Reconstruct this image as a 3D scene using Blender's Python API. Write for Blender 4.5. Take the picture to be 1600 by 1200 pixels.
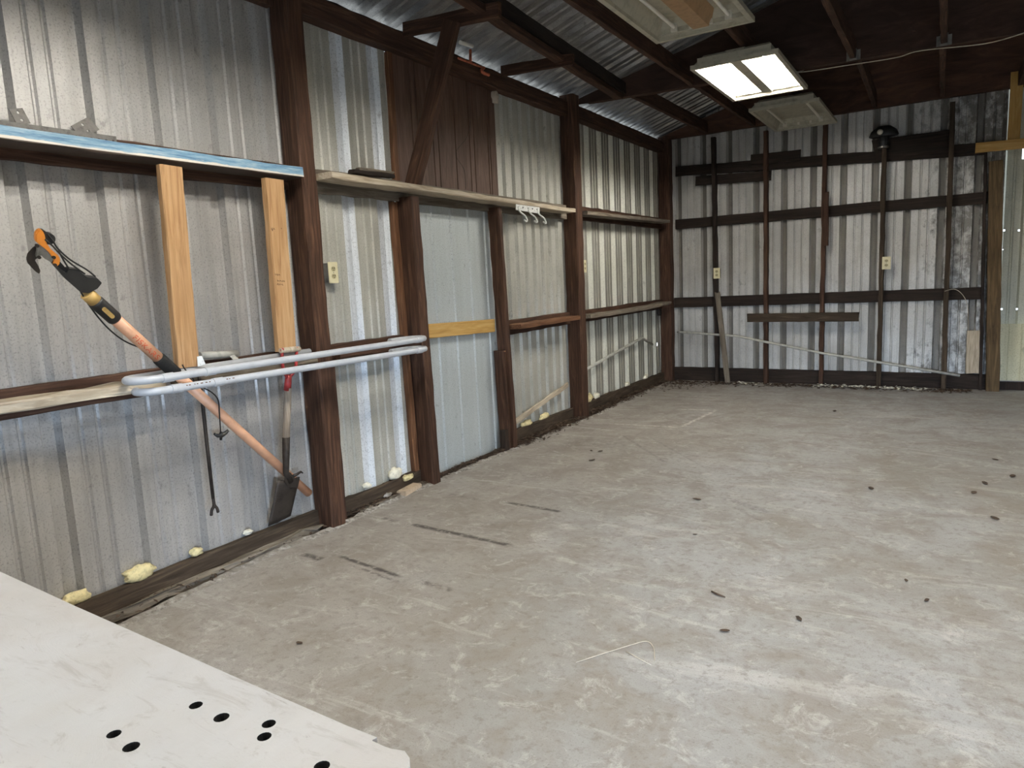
import bpy, bmesh, math, random
from mathutils import Vector, Matrix, noise
random.seed(7)
for _o in list(bpy.data.objects): bpy.data.objects.remove(_o)
C = bpy.context.scene.collection

# ------------------------------------------------------------------ camera
FPX = 1100.0; CX, CY = 800.0, 600.0
def _n(v): return v.normalized()
_d1 = Vector((1480-CX, 407-CY, FPX)); _d2 = Vector((-1000-CX, 527.5-CY, FPX))
_Y = _n(_d1); _X = -_d2; _X = _n(_X-_Y*_X.dot(_Y)); _Z = _X.cross(_Y)
if _Z.y > 0: _Z = -_Z
CAM = Vector((3.0461, 0.0, 1.333))
def ray(u, v):
    d = Vector((u-CX, v-CY, FPX)); return Vector((_X.dot(d), _Y.dot(d), _Z.dot(d)))
def at(u, v, axis, val):
    r = ray(u, v); return CAM + r*((val-CAM[axis])/r[axis])
def WL(u, v, x=0.0): return at(u, v, 0, x)
def BK(u, v, y=8.62): return at(u, v, 1, y)
def FZ(u, v, z=0.0): return at(u, v, 2, z)

cam = bpy.data.objects.new('camera', bpy.data.cameras.new('camera')); C.objects.link(cam)
cam.data.sensor_width = 36; cam.data.lens = FPX/1600*36; cam.data.clip_start = .02
Rt = Vector((_X.x, _Y.x, _Z.x)); Dn = Vector((_X.y, _Y.y, _Z.y)); Fw = Vector((_X.z, _Y.z, _Z.z))
cam.matrix_world = Matrix(((Rt.x, -Dn.x, -Fw.x, CAM.x), (Rt.y, -Dn.y, -Fw.y, CAM.y), (Rt.z, -Dn.z, -Fw.z, CAM.z), (0, 0, 0, 1)))
S = bpy.context.scene; S.camera = cam
S.view_settings.view_transform = 'Standard'; S.view_settings.look = 'None'
S.view_settings.gamma = 1; S.view_settings.use_curve_mapping = False
S.view_settings.exposure = 0.18

# ------------------------------------------------------------------ light
W = bpy.data.worlds.new('world'); S.world = W; W.use_nodes = True
_b = W.node_tree.nodes['Background']; _b.inputs[0].default_value = (.78, .88, 1, 1); _b.inputs[1].default_value = 2.6
TUBE_POWER = 235.0
LAMP_COL = (1, .965, .895)
def area(name, loc, target, sx, sy, power, col):
    l = bpy.data.lights.new(name, 'AREA'); l.shape = 'RECTANGLE'; l.size = sx; l.size_y = sy; l.energy = power; l.color = col
    o = bpy.data.objects.new(name, l); C.objects.link(o); o.location = loc
    o.rotation_euler = (Vector(target)-Vector(loc)).to_track_quat('-Z', 'Y').to_euler(); return o
area('daylight_front_door', (4.3, -5.2, 1.15), (2.2, 6, .0), 3.0, .5, 850, (.62, .78, 1))
area('daylight_side_door', (8.7, -2.3, 1.45), (0, 3.4, .3), 2.2, .5, 1000, (.55, .74, 1))

# ------------------------------------------------------------------ materials
def newmat(name):
    m = bpy.data.materials.new(name); m.use_nodes = True; nt = m.node_tree
    return m, nt, nt.nodes['Principled BSDF']
class NT:
    def __init__(s, nt): s.nt = nt
    def n(s, t, **k):
        x = s.nt.nodes.new(t)
        for a, b in k.items(): setattr(x, a, b)
        return x
    def l(s, a, b): s.nt.links.new(a, b)
    def coord(s, scale=(1, 1, 1), rand=True, kind='Object', loc=(0, 0, 0), rot=(0, 0, 0)):
        tc = s.n('ShaderNodeTexCoord'); mp = s.n('ShaderNodeMapping'); mp.inputs['Scale'].default_value = scale
        mp.inputs['Location'].default_value = loc; mp.inputs['Rotation'].default_value = rot
        src = tc.outputs[kind]
        if rand:
            oi = s.n('ShaderNodeObjectInfo'); ml = s.n('ShaderNodeMath', operation='MULTIPLY'); ml.inputs[1].default_value = 37
            s.l(oi.outputs['Random'], ml.inputs[0]); ad = s.n('ShaderNodeVectorMath', operation='ADD')
            s.l(src, ad.inputs[0]); s.l(ml.outputs[0], ad.inputs[1]); src = ad.outputs[0]
        s.l(src, mp.inputs['Vector']); return mp.outputs[0]
    def noise(s, vec, scale=5, detail=6, rough=.6, dist=0):
        x = s.n('ShaderNodeTexNoise'); x.inputs['Scale'].default_value = scale; x.inputs['Detail'].default_value = detail
        x.inputs['Roughness'].default_value = rough; x.inputs['Distortion'].default_value = dist
        s.l(vec, x.inputs['Vector']); return x.outputs['Fac']
    def ramp(s, fac, stops):
        r = s.n('ShaderNodeValToRGB'); e = r.color_ramp.elements
        while len(e) < len(stops): e.new(.5)
        for i, (p, c) in enumerate(stops):
            e[i].position = p; e[i].color = (*c, 1) if not isinstance(c, (int, float)) else (c, c, c, 1)
        s.l(fac, r.inputs['Fac']); return r.outputs['Color']
    def mix(s, fac, a, b, mode='MIX'):
        x = s.n('ShaderNodeMix', data_type='RGBA', blend_type=mode)
        for sock, val in ((x.inputs[0], fac), (x.inputs[6], a), (x.inputs[7], b)):
            if isinstance(val, (int, float)): sock.default_value = val if sock == x.inputs[0] else (val, val, val, 1)
            elif isinstance(val, tuple): sock.default_value = (*val, 1)
            else: s.l(val, sock)
        return x.outputs[2]
    def math(s, op, a, b=0, c=None):
        x = s.n('ShaderNodeMath', operation=op)
        for i, v in enumerate((a, b) if c is None else (a, b, c)):
            if isinstance(v, (int, float)): x.inputs[i].default_value = v
            else: s.l(v, x.inputs[i])
        return x.outputs[0]
    def bump(s, h, bsdf, strength=.3, dist=.01):
        b = s.n('ShaderNodeBump'); b.inputs['Strength'].default_value = strength; b.inputs['Distance'].default_value = dist
        s.l(h, b.inputs['Height']); s.l(b.outputs[0], bsdf.inputs['Normal'])

def wood(name, dark, mid, light, rough=.75, grain=1.0, dirt=.25):
    m, nt, p = newmat(name); q = NT(nt)
    v = q.coord((18*grain, 18*grain, 1.1)); g = q.noise(v, 2.2, 8, .62, 1.2)
    v2 = q.coord((110, 110, 3)); f = q.noise(v2, 2, 3, .6)
    v3 = q.coord((1.2, 1.2, .5)); big = q.noise(v3, 3, 4, .6)
    col = q.ramp(g, [(.3, dark), (.52, mid), (.72, light)])
    col = q.mix(q.math('MULTIPLY', f, .35), col, tuple(c*.45 for c in dark))
    col = q.mix(q.ramp(big, [(.42, dirt), (.62, 0.0)]), col, tuple(c*.5 for c in dark))
    q.l(col, p.inputs['Base Color']); p.inputs['Roughness'].default_value = rough
    p.inputs['Specular IOR Level'].default_value = .25
    q.bump(q.math('ADD', g, f), p, .45, .004); return m
def plain(name, col, rough=.5, metal=0, var=.12, scale=25, spec=.5, dirtcol=None):
    m, nt, p = newmat(name); q = NT(nt)
    n = q.noise(q.coord(), scale, 5, .65)
    dk = dirtcol or tuple(c*(1-2.2*var) for c in col)
    c = q.ramp(n, [(.32, dk), (.5, col), (.75, tuple(min(1, c*(1+var)) for c in col))])
    q.l(c, p.inputs['Base Color']); p.inputs['Roughness'].default_value = rough; p.inputs['Metallic'].default_value = metal
    p.inputs['Specular IOR Level'].default_value = spec; q.bump(n, p, .15, .002); return m
def metal_sheet(name, base, dirt, light, metal=.25, rough=.48, streak=.5, axis='z', speck=.75, stain=None):
    m, nt, p = newmat(name); q = NT(nt)
    st = (14, 14, .55) if axis == 'z' else (.55, 14, 14)
    s1 = q.noise(q.coord(st, rand=False), 1.6, 7, .65)
    s2 = q.noise(q.coord((1, 1, 1), rand=False), 1.7, 6, .65)
    s3 = q.noise(q.coord((1, 1, 1), rand=False), 120, 2, .6)
    s4 = q.noise(q.coord((1, 1, .7), rand=False), 14, 5, .7)
    col = q.ramp(s1, [(.3, dirt), (.5, base), (.75, light)])
    col = q.mix(q.ramp(s2, [(.4, streak), (.62, 0.0)]), col, tuple(c*.8 for c in dirt))
    col = q.mix(q.ramp(s4, [(.61, 0.0), (.70, .65)]), col, tuple(c*.55 for c in dirt))
    col = q.mix(q.ramp(s3, [(.3, speck), (.47, 0.0)]), col, tuple(c*.5 for c in base))
    if stain:                       # mould and grime spreading from one end of the wall
        sx = q.n('ShaderNodeSeparateXYZ'); tc = q.n('ShaderNodeTexCoord'); q.l(tc.outputs['Object'], sx.inputs[0])
        e = q.math('ADD', q.math('MULTIPLY', q.math('SUBTRACT', sx.outputs['X'], stain), .55), s2)
        col = q.mix(q.ramp(q.math('MULTIPLY', e, s4), [(.33, 0.0), (.50, .8)]), col, (.09, .08, .065))
    q.l(col, p.inputs['Base Color']); p.inputs['Metallic'].default_value = metal
    q.l(q.ramp(s2, [(.3, rough+.15), (.7, rough-.06)]), p.inputs['Roughness'])
    q.bump(q.math('ADD', s3, s2), p, .12, .003); return m

M = {}
M['galv'] = metal_sheet('galvanised_sheet', (.50, .485, .465), (.39, .375, .355), (.56, .55, .535), .4, .36)
M['galv2'] = metal_sheet('weathered_sheet', (.54, .53, .475), (.42, .41, .35), (.62, .61, .56))
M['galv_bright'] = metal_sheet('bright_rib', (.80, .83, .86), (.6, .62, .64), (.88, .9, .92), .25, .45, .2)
M['door'] = metal_sheet('pale_flat_sheet', (.50, .54, .545), (.46, .495, .495), (.535, .575, .58), .15, .5, .2)
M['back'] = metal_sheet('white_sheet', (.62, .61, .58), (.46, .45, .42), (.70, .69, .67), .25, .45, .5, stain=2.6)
M['cream'] = metal_sheet('cream_sheet', (.55, .55, .45), (.42, .42, .33), (.62, .62, .52), .1, .5, .4)
M['kick'] = metal_sheet('yellowed_flat_panel', (.62, .58, .38), (.52, .48, .31), (.67, .63, .43), .05, .5, .35)
M['dull_wall'] = metal_sheet('dark_unseen_sheet', (.17, .16, .14), (.10, .09, .08), (.22, .21, .19))  # unseen walls coloured dark to cut the light they bounce
M['rib_shade'] = metal_sheet('shaded_rib', (.20, .185, .16), (.11, .10, .085), (.30, .28, .25), .2, .5, .5)  # dark bands of the recessed ribs: shade put into the colour
M['rib_pale'] = metal_sheet('lit_rib', (.68, .68, .60), (.55, .54, .47), (.74, .74, .67), .2, .42, .2)  # bright rib flanks of the corner bay, their light put into the colour
M['bay_dull'] = metal_sheet('dull_sheet', (.40, .385, .335), (.28, .27, .225), (.48, .465, .415), .3, .45, .5)
M['roof'] = metal_sheet('roof_sheet', (.42, .42, .42), (.22, .22, .22), (.60, .60, .60), .75, .34, .5, 'x')
M['wood_dark'] = wood('old_dark_timber', (.028, .014, .009), (.085, .042, .026), (.17, .095, .06))
M['wood_red'] = wood('red_brown_timber', (.028, .014, .009), (.078, .038, .023), (.17, .09, .055))
M['wood_black'] = wood('soot_dark_timber', (.012, .008, .006), (.03, .02, .015), (.06, .04, .03))
M['wood_orange'] = wood('orange_timber', (.08, .034, .016), (.18, .085, .042), (.30, .16, .09))
M['wood_new'] = wood('fresh_pine', (.36, .19, .085), (.55, .335, .165), (.64, .43, .245), .6, 1.0, .12)
M['wood_yellow'] = wood('yellow_pine', (.45, .25, .07), (.62, .38, .12), (.72, .48, .2), .6, .8, .1)
M['wood_pale'] = wood('pale_shelf_timber', (.34, .27, .19), (.58, .495, .375), (.74, .665, .54), .8, .7, .3)
M['wood_grey'] = wood('grey_weathered_timber', (.10, .08, .06), (.22, .185, .145), (.36, .31, .25), .85, .8, .3)
M['wood_floor'] = wood('damp_sill_timber', (.03, .021, .014), (.075, .053, .036), (.15, .11, .075), .85, .8, .4)
M['ply'] = wood('dark_plywood', (.032, .017, .012), (.062, .032, .022), (.10, .055, .038), .7, .25, .3)
M['ply_warm'] = wood('red_plywood', (.05, .024, .015), (.10, .048, .03), (.15, .08, .05), .7, .25, .2)
M['panel'] = wood('brown_grooved_siding', (.075, .042, .030), (.13, .076, .055), (.19, .12, .09), .6, .5, .15)
M['white_paint'] = plain('dusty_white_paint', (.62, .59, .50), .5, 0, .1, 30)
M['lamp_white'] = plain('lamp_enamel', (.42, .39, .30), .45, 0, .12, 18)
M['tan'] = plain('ballast_tan', (.36, .22, .11), .55)
M['tube_off'] = plain('unlit_tube_glass', (.78, .74, .64), .35, 0, .05)
M['pvc'] = plain('grey_plastic_conduit', (.50, .52, .55), .35, 0, .05, 20)
M['pvc_dirty'] = plain('dull_conduit', (.46, .45, .40), .5, 0, .15, 20)
M['peach'] = plain('tan_fibreglass', (.72, .40, .25), .4, 0, .06, 20)
M['ochre'] = plain('ochre_ferrule', (.55, .36, .12), .5, 0, .1)
M['black'] = plain('black_plastic', (.018, .018, .018), .45, 0, .2)
M['foam_grip'] = plain('black_foam', (.012, .012, .012), .9, 0, .3, 200)
M['orange'] = plain('orange_plastic', (.75, .26, .03), .4, 0, .08)
M['steel'] = plain('dull_steel', (.25, .24, .22), .45, .8, .2)
M['dark_steel'] = plain('dark_rusty_steel', (.045, .036, .030), .6, .5, .35, 14, dirtcol=(.02, .015, .012))
M['strap'] = plain('dark_zinc', (.13, .12, .11), .6, .2, .2, 40)
M['recept'] = plain('yellowed_ivory', (.46, .40, .22), .4, 0, .06)
M['red'] = plain('faded_red_paint', (.32, .03, .03), .5, 0, .2, 40)
M['shaft'] = wood('ash_shaft', (.30, .24, .18), (.45, .37, .29), (.56, .48, .39), .7, 1.5, .2)
M['ivory'] = plain('ivory_plastic', (.74, .68, .45), .35, 0, .06)
M['dark'] = plain('dark_slot', (.01, .01, .01), .8)
M['foam'] = plain('yellow_foam', (.72, .62, .34), .85, 0, .2, 40)
M['foam_white'] = plain('pale_foam', (.80, .76, .62), .85, 0, .12, 40)
M['rust_orange'] = plain('orange_bracket_paint', (.42, .11, .05), .5, 0, .3, 30)
M['white_metal'] = plain('white_hook_metal', (.74, .74, .70), .4, 0, .15, 60)
M['leaf'] = plain('dry_leaf', (.06, .035, .02), .8, 0, .3)
M['cable'] = plain('pale_cable', (.55, .48, .38), .6)
M['block'] = plain('tan_brick', (.50, .39, .28), .9, 0, .15, 30)
M['logo'] = plain('orange_print', (.70, .10, .03), .5, 0, .05)
M['pencil'] = plain('pencil_mark', (.12, .06, .03), .9, 0, .1)

def emit(name, col, s):
    m, nt, p = newmat(name); p.inputs['Base Color'].default_value = (.9, .9, .9, 1)
    p.inputs['Emission Color'].default_value = (*col, 1); p.inputs['Emission Strength'].default_value = s; return m
M['tube_on'] = emit('lit_tube_glass', LAMP_COL, TUBE_POWER)

def mat_blue():
    m, nt, p = newmat('chipped_blue_paint'); q = NT(nt)
    z = q.n('ShaderNodeSeparateXYZ'); tc = q.n('ShaderNodeTexCoord'); q.l(tc.outputs['Object'], z.inputs[0])
    n = q.noise(q.coord((60, 60, 5), rand=False), 1.5, 6, .7)
    n2 = q.noise(q.coord((20, 20, 2), rand=False), 1.5, 6, .7)
    # bare wood shows where paint has chipped along the lower arris
    low = q.math('ADD', q.math('MULTIPLY', z.outputs['X'], 28), n)
    col = q.ramp(n, [(.35, (.07, .16, .27)), (.5, (.16, .29, .40)), (.7, (.36, .44, .50))])
    col = q.mix(q.ramp(n2, [(.58, 0.0), (.68, .8)]), col, (.36, .33, .31))
    col = q.mix(q.ramp(low, [(.08, 1.0), (.16, 0.0)]), col, (.62, .57, .50))
    col = q.mix(q.ramp(q.math('MULTIPLY', z.outputs['X'], -10), [(.225, 0.0), (.235, 1.0)]), col, (.05, .032, .022))
    q.l(col, p.inputs['Base Color']); p.inputs['Roughness'].default_value = .6; q.bump(n, p, .3, .003); return m
M['blue'] = mat_blue()

def mat_floor():
    m, nt, p = newmat('worn_concrete'); q = NT(nt)
    v = q.coord(rand=False)
    a = q.noise(v, .7, 8, .62, .4); b = q.noise(v, 3.1, 9, .7, .5); c = q.noise(v, 26, 6, .7)
    st = q.noise(q.coord((.5, 2.6, 1), rand=False, rot=(0, 0, .35)), 1.6, 8, .7, 1.5)
    fine = q.noise(v, 170, 3, .7)
    col = q.ramp(a, [(.3, (.262, .247, .227)), (.5, (.325, .319, .308)), (.7, (.39, .39, .386))])
    sx_ = q.n('ShaderNodeSeparateXYZ'); q.l(v, sx_.inputs[0])
    side = q.math('ADD', q.math('MULTIPLY', sx_.outputs['X'], .30), q.math('MULTIPLY', q.noise(v, .9, 5, .6, .6), .8))
    col = q.mix(q.ramp(side, [(.55, .55), (1.05, 0.0)]), col, (.33, .285, .24))
    col = q.mix(q.ramp(b, [(.40, .7), (.56, 0.0)]), col, (.24, .21, .18))
    col = q.mix(q.ramp(st, [(.54, 0.0), (.66, .42)]), col, (.55, .53, .50))
    col = q.mix(q.ramp(q.noise(v, 9, 9, .78, .8), [(.54, 0.0), (.64, .45)]), col, (.56, .54, .51))
    col = q.mix(q.ramp(c, [(.36, .6), (.48, 0.0)]), col, (.20, .18, .155))
    col = q.mix(q.ramp(fine, [(.33, .7), (.43, 0.0)]), col, (.17, .155, .135))
    tc = q.n('ShaderNodeTexCoord')
    def bar(x0, y0, x1, y1, w, colr, k, nsc=7, lo=.42, hi=.58):
        nonlocal col
        L = math.hypot(x1-x0, y1-y0); ang = math.atan2(y1-y0, x1-x0)
        mp = q.n('ShaderNodeMapping', vector_type='TEXTURE'); mp.inputs['Location'].default_value = ((x0+x1)/2, (y0+y1)/2, 0)
        mp.inputs['Rotation'].default_value = (0, 0, ang); q.l(tc.outputs['Object'], mp.inputs[0])
        sp = q.n('ShaderNodeSeparateXYZ'); q.l(mp.outputs[0], sp.inputs[0])
        nn = q.noise(mp.outputs[0], nsc, 6, .7)
        dx = q.math('ADD', q.math('ABSOLUTE', sp.outputs['X']), q.math('MULTIPLY', nn, L*.25))
        dy = q.math('ADD', q.math('ABSOLUTE', sp.outputs['Y']), q.math('MULTIPLY', nn, w*.8))
        mx = q.ramp(q.math('DIVIDE', dx, L*.5+L*.125), [(.86, 1.0), (1.0, 0.0)])
        my = q.ramp(q.math('DIVIDE', dy, w*.5+w*.4), [(.6, 1.0), (1.0, 0.0)])
        nz = q.ramp(q.noise(q.coord((1, 1, 1), rand=False), 22, 6, .75), [(lo, 0.0), (hi, 1.0)])
        f = q.math('MULTIPLY', q.math('MULTIPLY', mx, my), q.math('MULTIPLY', nz, k))
        col = q.mix(f, col, colr)
    dk = (.06, .05, .045)
    bar(.47, 2.95, 1.21, 2.90, .055, dk, .95, lo=.35, hi=.5)
    bar(.27, 2.96, .40, 2.95, .05, dk, .6)
    bar(.27, 2.36, .42, 2.34, .06, dk, .9, lo=.35, hi=.5)
    bar(.47, 2.42, .95, 2.35, .04, dk, .95, lo=.35, hi=.5); bar(.60, 2.36, .98, 2.30, .03, dk, .7)
    bar(1.03, 2.36, 1.24, 2.33, .06, dk, .7)
    bar(.79, 3.50, 1.20, 3.47, .05, dk, .9, lo=.35, hi=.5)
    bar(.35, 3.50, .62, 3.47, .06, dk, .35)
    lt = (.68, .65, .60)
    bar(.81, 6.72, 1.20, 6.76, .06, lt, .8); bar(1.18, 6.76, 1.10, 5.90, .06, lt, .8); bar(1.1, 5.9, .45, 5.86, .05, lt, .8)
    bar(1.95, 4.1, 2.25, 3.9, .10, dk, .4); bar(2.05, 3.95, 2.3, 3.72, .05, dk, .4)
    bar(.4, 5.0, .9, 5.2, .5, dk, .28); bar(.7, 5.5, 1.4, 4.7, .04, dk, .4); bar(.95, 5.5, 1.75, 4.6, .03, dk, .3)
    bar(.95, 3.2, 1.15, 2.9, .3, dk, .2); bar(2.7, 1.6, 3.1, 1.5, .14, lt, .7)
    q.l(col, p.inputs['Base Color'])
    q.l(q.ramp(b, [(.3, .72), (.7, .52)]), p.inputs['Roughness']); p.inputs['Specular IOR Level'].default_value = .35
    q.bump(q.math('ADD', q.math('MULTIPLY', c, .6), fine), p, .22, .003); return m
M['floor'] = mat_floor()
def mat_soil():
    m, nt, p = newmat('loose_soil'); q = NT(nt); v = q.coord(rand=False)
    n = q.noise(v, 60, 8, .75); n2 = q.noise(v, 8, 5, .6)
    col = q.ramp(n, [(.35, (.02, .013, .009)), (.52, (.06, .04, .027)), (.7, (.19, .14, .10))])
    col = q.mix(q.ramp(n2, [(.5, 0.0), (.7, .5)]), col, (.2, .17, .13))
    q.l(col, p.inputs['Base Color']); p.inputs['Roughness'].default_value = .95; q.bump(n, p, .8, .012); return m
M['soil'] = mat_soil()
M['gravel'] = plain('pale_gravel', (.48, .45, .40), .9, 0, .2, 30)
def mat_edge():
    m, nt, p = newmat('crumbling_concrete_edge'); q = NT(nt); v = q.coord(rand=False)
    n = q.noise(v, 35, 8, .75); col = q.ramp(n, [(.36, (.07, .06, .05)), (.50, (.34, .315, .28)), (.68, (.60, .57, .53))])
    col = q.mix(q.ramp(q.noise(v, 5, 6, .7), [(.42, .85), (.58, 0.0)]), col, (.20, .175, .145))
    q.l(col, p.inputs['Base Color']); p.inputs['Roughness'].default_value = .9; q.bump(n, p, .6, .01); return m
M['edge'] = mat_edge()
M['wood_gold'] = wood('golden_brown_timber', (.055, .034, .016), (.14, .092, .045), (.24, .165, .085))
def mat_bench():
    m, nt, p = newmat('scuffed_white_top'); q = NT(nt); v = q.coord(rand=False)
    a = q.noise(v, 2.2, 7, .65, .8); b = q.noise(q.coord((4, 12, 4), rand=False, rot=(0, 0, .5)), 1.5, 8, .75, 2.5)
    c = q.noise(v, 40, 6, .7); w = q.noise(v, 5, 3, .5, 1)
    col = q.ramp(a, [(.3, (.42, .40, .385)), (.6, (.49, .49, .495))])
    col = q.mix(q.ramp(b, [(.55, 0.0), (.68, .45)]), col, (.28, .26, .24))
    col = q.mix(q.ramp(q.noise(q.coord((7, 26, 7), rand=False, rot=(0, 0, .55)), 2.2, 8, .8, 1.2), [(.60, 0.0), (.68, .55)]), col, (.20, .18, .16))
    col = q.mix(q.ramp(c, [(.70, 0.0), (.78, .7)]), col, (.2, .17, .15))
    q.l(col, p.inputs['Base Color']); q.l(q.ramp(a, [(.3, .5), (.7, .3)]), p.inputs['Roughness'])
    q.bump(q.math('ADD', w, q.math('MULTIPLY', b, .3)), p, .25, .02); return m
M['bench'] = mat_bench()

# ------------------------------------------------------------------ helpers
def tag(o, label=None, cat=None, group=None, kind=None):
    if label: o['label'] = label
    if cat: o['category'] = cat
    if group: o['group'] = group
    if kind: o['kind'] = kind
    return o
def link(name, me, mat, parent=None, mtx=None):
    o = bpy.data.objects.new(name, me); C.objects.link(o)
    for m in (mat if isinstance(mat, (list, tuple)) else [mat]):
        if m: me.materials.append(m)
    mtx = mtx or Matrix()
    if parent:
        o.parent = parent; o.matrix_basis = Matrix.Translation(-parent.location) @ mtx
    else: o.matrix_basis = mtx
    return o
def obj(name, bm, mat, parent=None, mtx=None, smooth=False):
    bmesh.ops.recalc_face_normals(bm, faces=bm.faces)
    me = bpy.data.meshes.new(name); bm.to_mesh(me); bm.free()
    if smooth:
        for f in me.polygons: f.use_smooth = len(f.vertices) < 5
    return link(name, me, mat, parent, mtx)
def thing(name, loc, label, cat, group=None):
    o = bpy.data.objects.new(name, None); C.objects.link(o); o.location = Vector(loc); o.empty_display_size = .1
    return tag(o, label, cat, group)
def recentre(o):
    me = o.data; c = sum((v.co for v in me.vertices), Vector())/len(me.vertices)
    me.transform(Matrix.Translation(-c)); o.matrix_basis = o.matrix_basis @ Matrix.Translation(c); return o
def V(*a): return Vector(a)

def frame(a, b, wdir):
    z = _n(b-a); x = Vector(wdir); x = _n(x-z*x.dot(z)); y = z.cross(x)
    return Matrix(((x.x, y.x, z.x, a.x), (x.y, y.y, z.y, a.y), (x.z, y.z, z.z, a.z), (0, 0, 0, 1)))
def plank_bm(L, w, t, jit=.0015, ch=.004, sag=0, ragged=0, seed=0, taper=1):
    rnd = random.Random(seed); bm = bmesh.new(); n = max(2, int(L/.12)+1); rings = []
    ch = min(ch, w*.3, t*.3)
    sec = [(-w/2+ch, -t/2), (w/2-ch, -t/2), (w/2, -t/2+ch), (w/2, t/2-ch), (w/2-ch, t/2), (-w/2+ch, t/2), (-w/2, t/2-ch), (-w/2, -t/2+ch)]
    for i in range(n+1):
        s = i/n; r = []; k = 1+(taper-1)*s
        ox, oy = rnd.gauss(0, jit*.5), rnd.gauss(0, jit*.5)
        for (x, y) in sec:
            zz = L*s
            if ragged and i in (0, n): zz += rnd.uniform(-ragged, ragged)
            r.append(bm.verts.new((x*k+ox+rnd.gauss(0, jit)-sag*4*s*(1-s), y*k+oy+rnd.gauss(0, jit), zz)))
        rings.append(r)
    for i in range(n):
        for j in range(8): bm.faces.new((rings[i][j], rings[i][(j+1) % 8], rings[i+1][(j+1) % 8], rings[i+1][j]))
    bm.faces.new(rings[0]); bm.faces.new(rings[-1]); return bm
_seed = [0]
def plank(name, a, b, w, t, wdir, mat, label=None, cat=None, group=None, parent=None, **k):
    """board from a to b (centre line), w wide along wdir, t thick"""
    a, b = Vector(a), Vector(b); _seed[0] += 1
    o = obj(name, plank_bm((b-a).length, w, t, seed=_seed[0], **k), mat, parent, frame(a, b, wdir))
    return tag(o, label, cat, group)
def add_box(bm, lo, hi, mtx=None):
    vs = []
    for z in (lo[2], hi[2]):
        for x, y in ((lo[0], lo[1]), (hi[0], lo[1]), (hi[0], hi[1]), (lo[0], hi[1])):
            p = Vector((x, y, z)); vs.append(bm.verts.new(mtx @ p if mtx else p))
    for f in ((0, 1, 2, 3), (4, 5, 6, 7), (0, 1, 5, 4), (1, 2, 6, 5), (2, 3, 7, 6), (3, 0, 4, 7)):
        bm.faces.new([vs[i] for i in f])
    return vs
def box(name, lo, hi, mat, parent=None, bev=.0):
    bm = bmesh.new(); add_box(bm, lo, hi)
    if bev: bmesh.ops.bevel(bm, geom=bm.edges[:], offset=bev, segments=2, affect='EDGES')
    return obj(name, bm, mat, parent)
def add_tube(bm, pts, r, sides=12, cap=True, flat=1.0, nrm=None):
    pts = [Vector(p) for p in pts]; rs = r if isinstance(r, (list, tuple)) else [r]*len(pts)
    rings = []; up = None
    for i, p in enumerate(pts):
        t = (pts[min(i+1, len(pts)-1)]-pts[max(i-1, 0)]).normalized()
        if up is None:
            up = Vector(nrm) if nrm else (Vector((0, 0, 1)) if abs(t.z) < .9 else Vector((1, 0, 0)))
        up = (up-t*up.dot(t)).normalized(); s = t.cross(up)
        rings.append([bm.verts.new(p+(up*math.cos(a)*flat+s*math.sin(a))*rs[i]) for a in (2*math.pi*j/sides for j in range(sides))])
    for i in range(len(rings)-1):
        for j in range(sides): bm.faces.new((rings[i][j], rings[i][(j+1) % sides], rings[i+1][(j+1) % sides], rings[i+1][j]))
    if cap: bm.faces.new(rings[0]); bm.faces.new(rings[-1])
def tube(name, pts, r, mat, parent=None, sides=12, smooth=True, **k):
    bm = bmesh.new(); add_tube(bm, pts, r, sides, **k); return obj(name, bm, mat, parent, smooth=smooth)
def spline(pts, n=8):
    pts = [Vector(p) for p in pts]; P = [pts[0]]+pts+[pts[-1]]; out = []
    for i in range(1, len(P)-2):
        for k in range(n):
            t = k/n; a, b, c, d = P[i-1:i+3]
            out.append(.5*((2*b)+(c-a)*t+(2*a-5*b+4*c-d)*t*t+(3*b-a-3*c+d)*t**3))
    out.append(pts[-1]); return out
def slab(name, pts, nrm, th, mat, parent=None, bev=.0):
    """solid of an outline (3D points in one plane), th thick, centred on the plane"""
    bm = bmesh.new(); nrm = Vector(nrm).normalized()
    vs = [bm.verts.new(Vector(p)-nrm*th/2) for p in pts]; f = bm.faces.new(vs)
    r = bmesh.ops.extrude_face_region(bm, geom=[f])
    bmesh.ops.translate(bm, vec=nrm*th, verts=[g for g in r['geom'] if isinstance(g, bmesh.types.BMVert)])
    if bev: bmesh.ops.bevel(bm, geom=bm.edges[:], offset=bev, segments=2, affect='EDGES')
    return obj(name, bm, mat, parent)

def ribs(s0, s1, pitch, phase, floor=.05, flank=.016, depth=.034, minor=2, mw=.012, md=.009, full=0):
    """profile points (s, d, flag): wide ribs recessed away from the room, small ones between"""
    pts = []; k = math.floor((s0-phase)/pitch)-1
    while phase+k*pitch < s1+pitch:
        c = phase+k*pitch
        pts += [(c-floor/2-flank, 0, full), (c-floor/2, -depth, 1), (c+floor/2, -depth, full), (c+floor/2+flank, 0, 0)]
        for j in range(minor):
            m = c+floor/2+flank+(pitch-floor-2*flank)*(j+1)/(minor+1)
            pts += [(m-mw, 0, 0), (m-mw*.35, -md, 0), (m+mw*.35, -md, 0), (m+mw, 0, 0)]
        k += 1
    def interp(s):
        for a, b in zip(pts, pts[1:]):
            if a[0] <= s <= b[0]: return a[1]+(b[1]-a[1])*(s-a[0])/max(1e-9, b[0]-a[0])
        return 0
    inner = [p for p in pts if s0 < p[0] < s1]
    return [(s0, interp(s0), 0)]+inner+[(s1, interp(s1), 0)]
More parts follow.
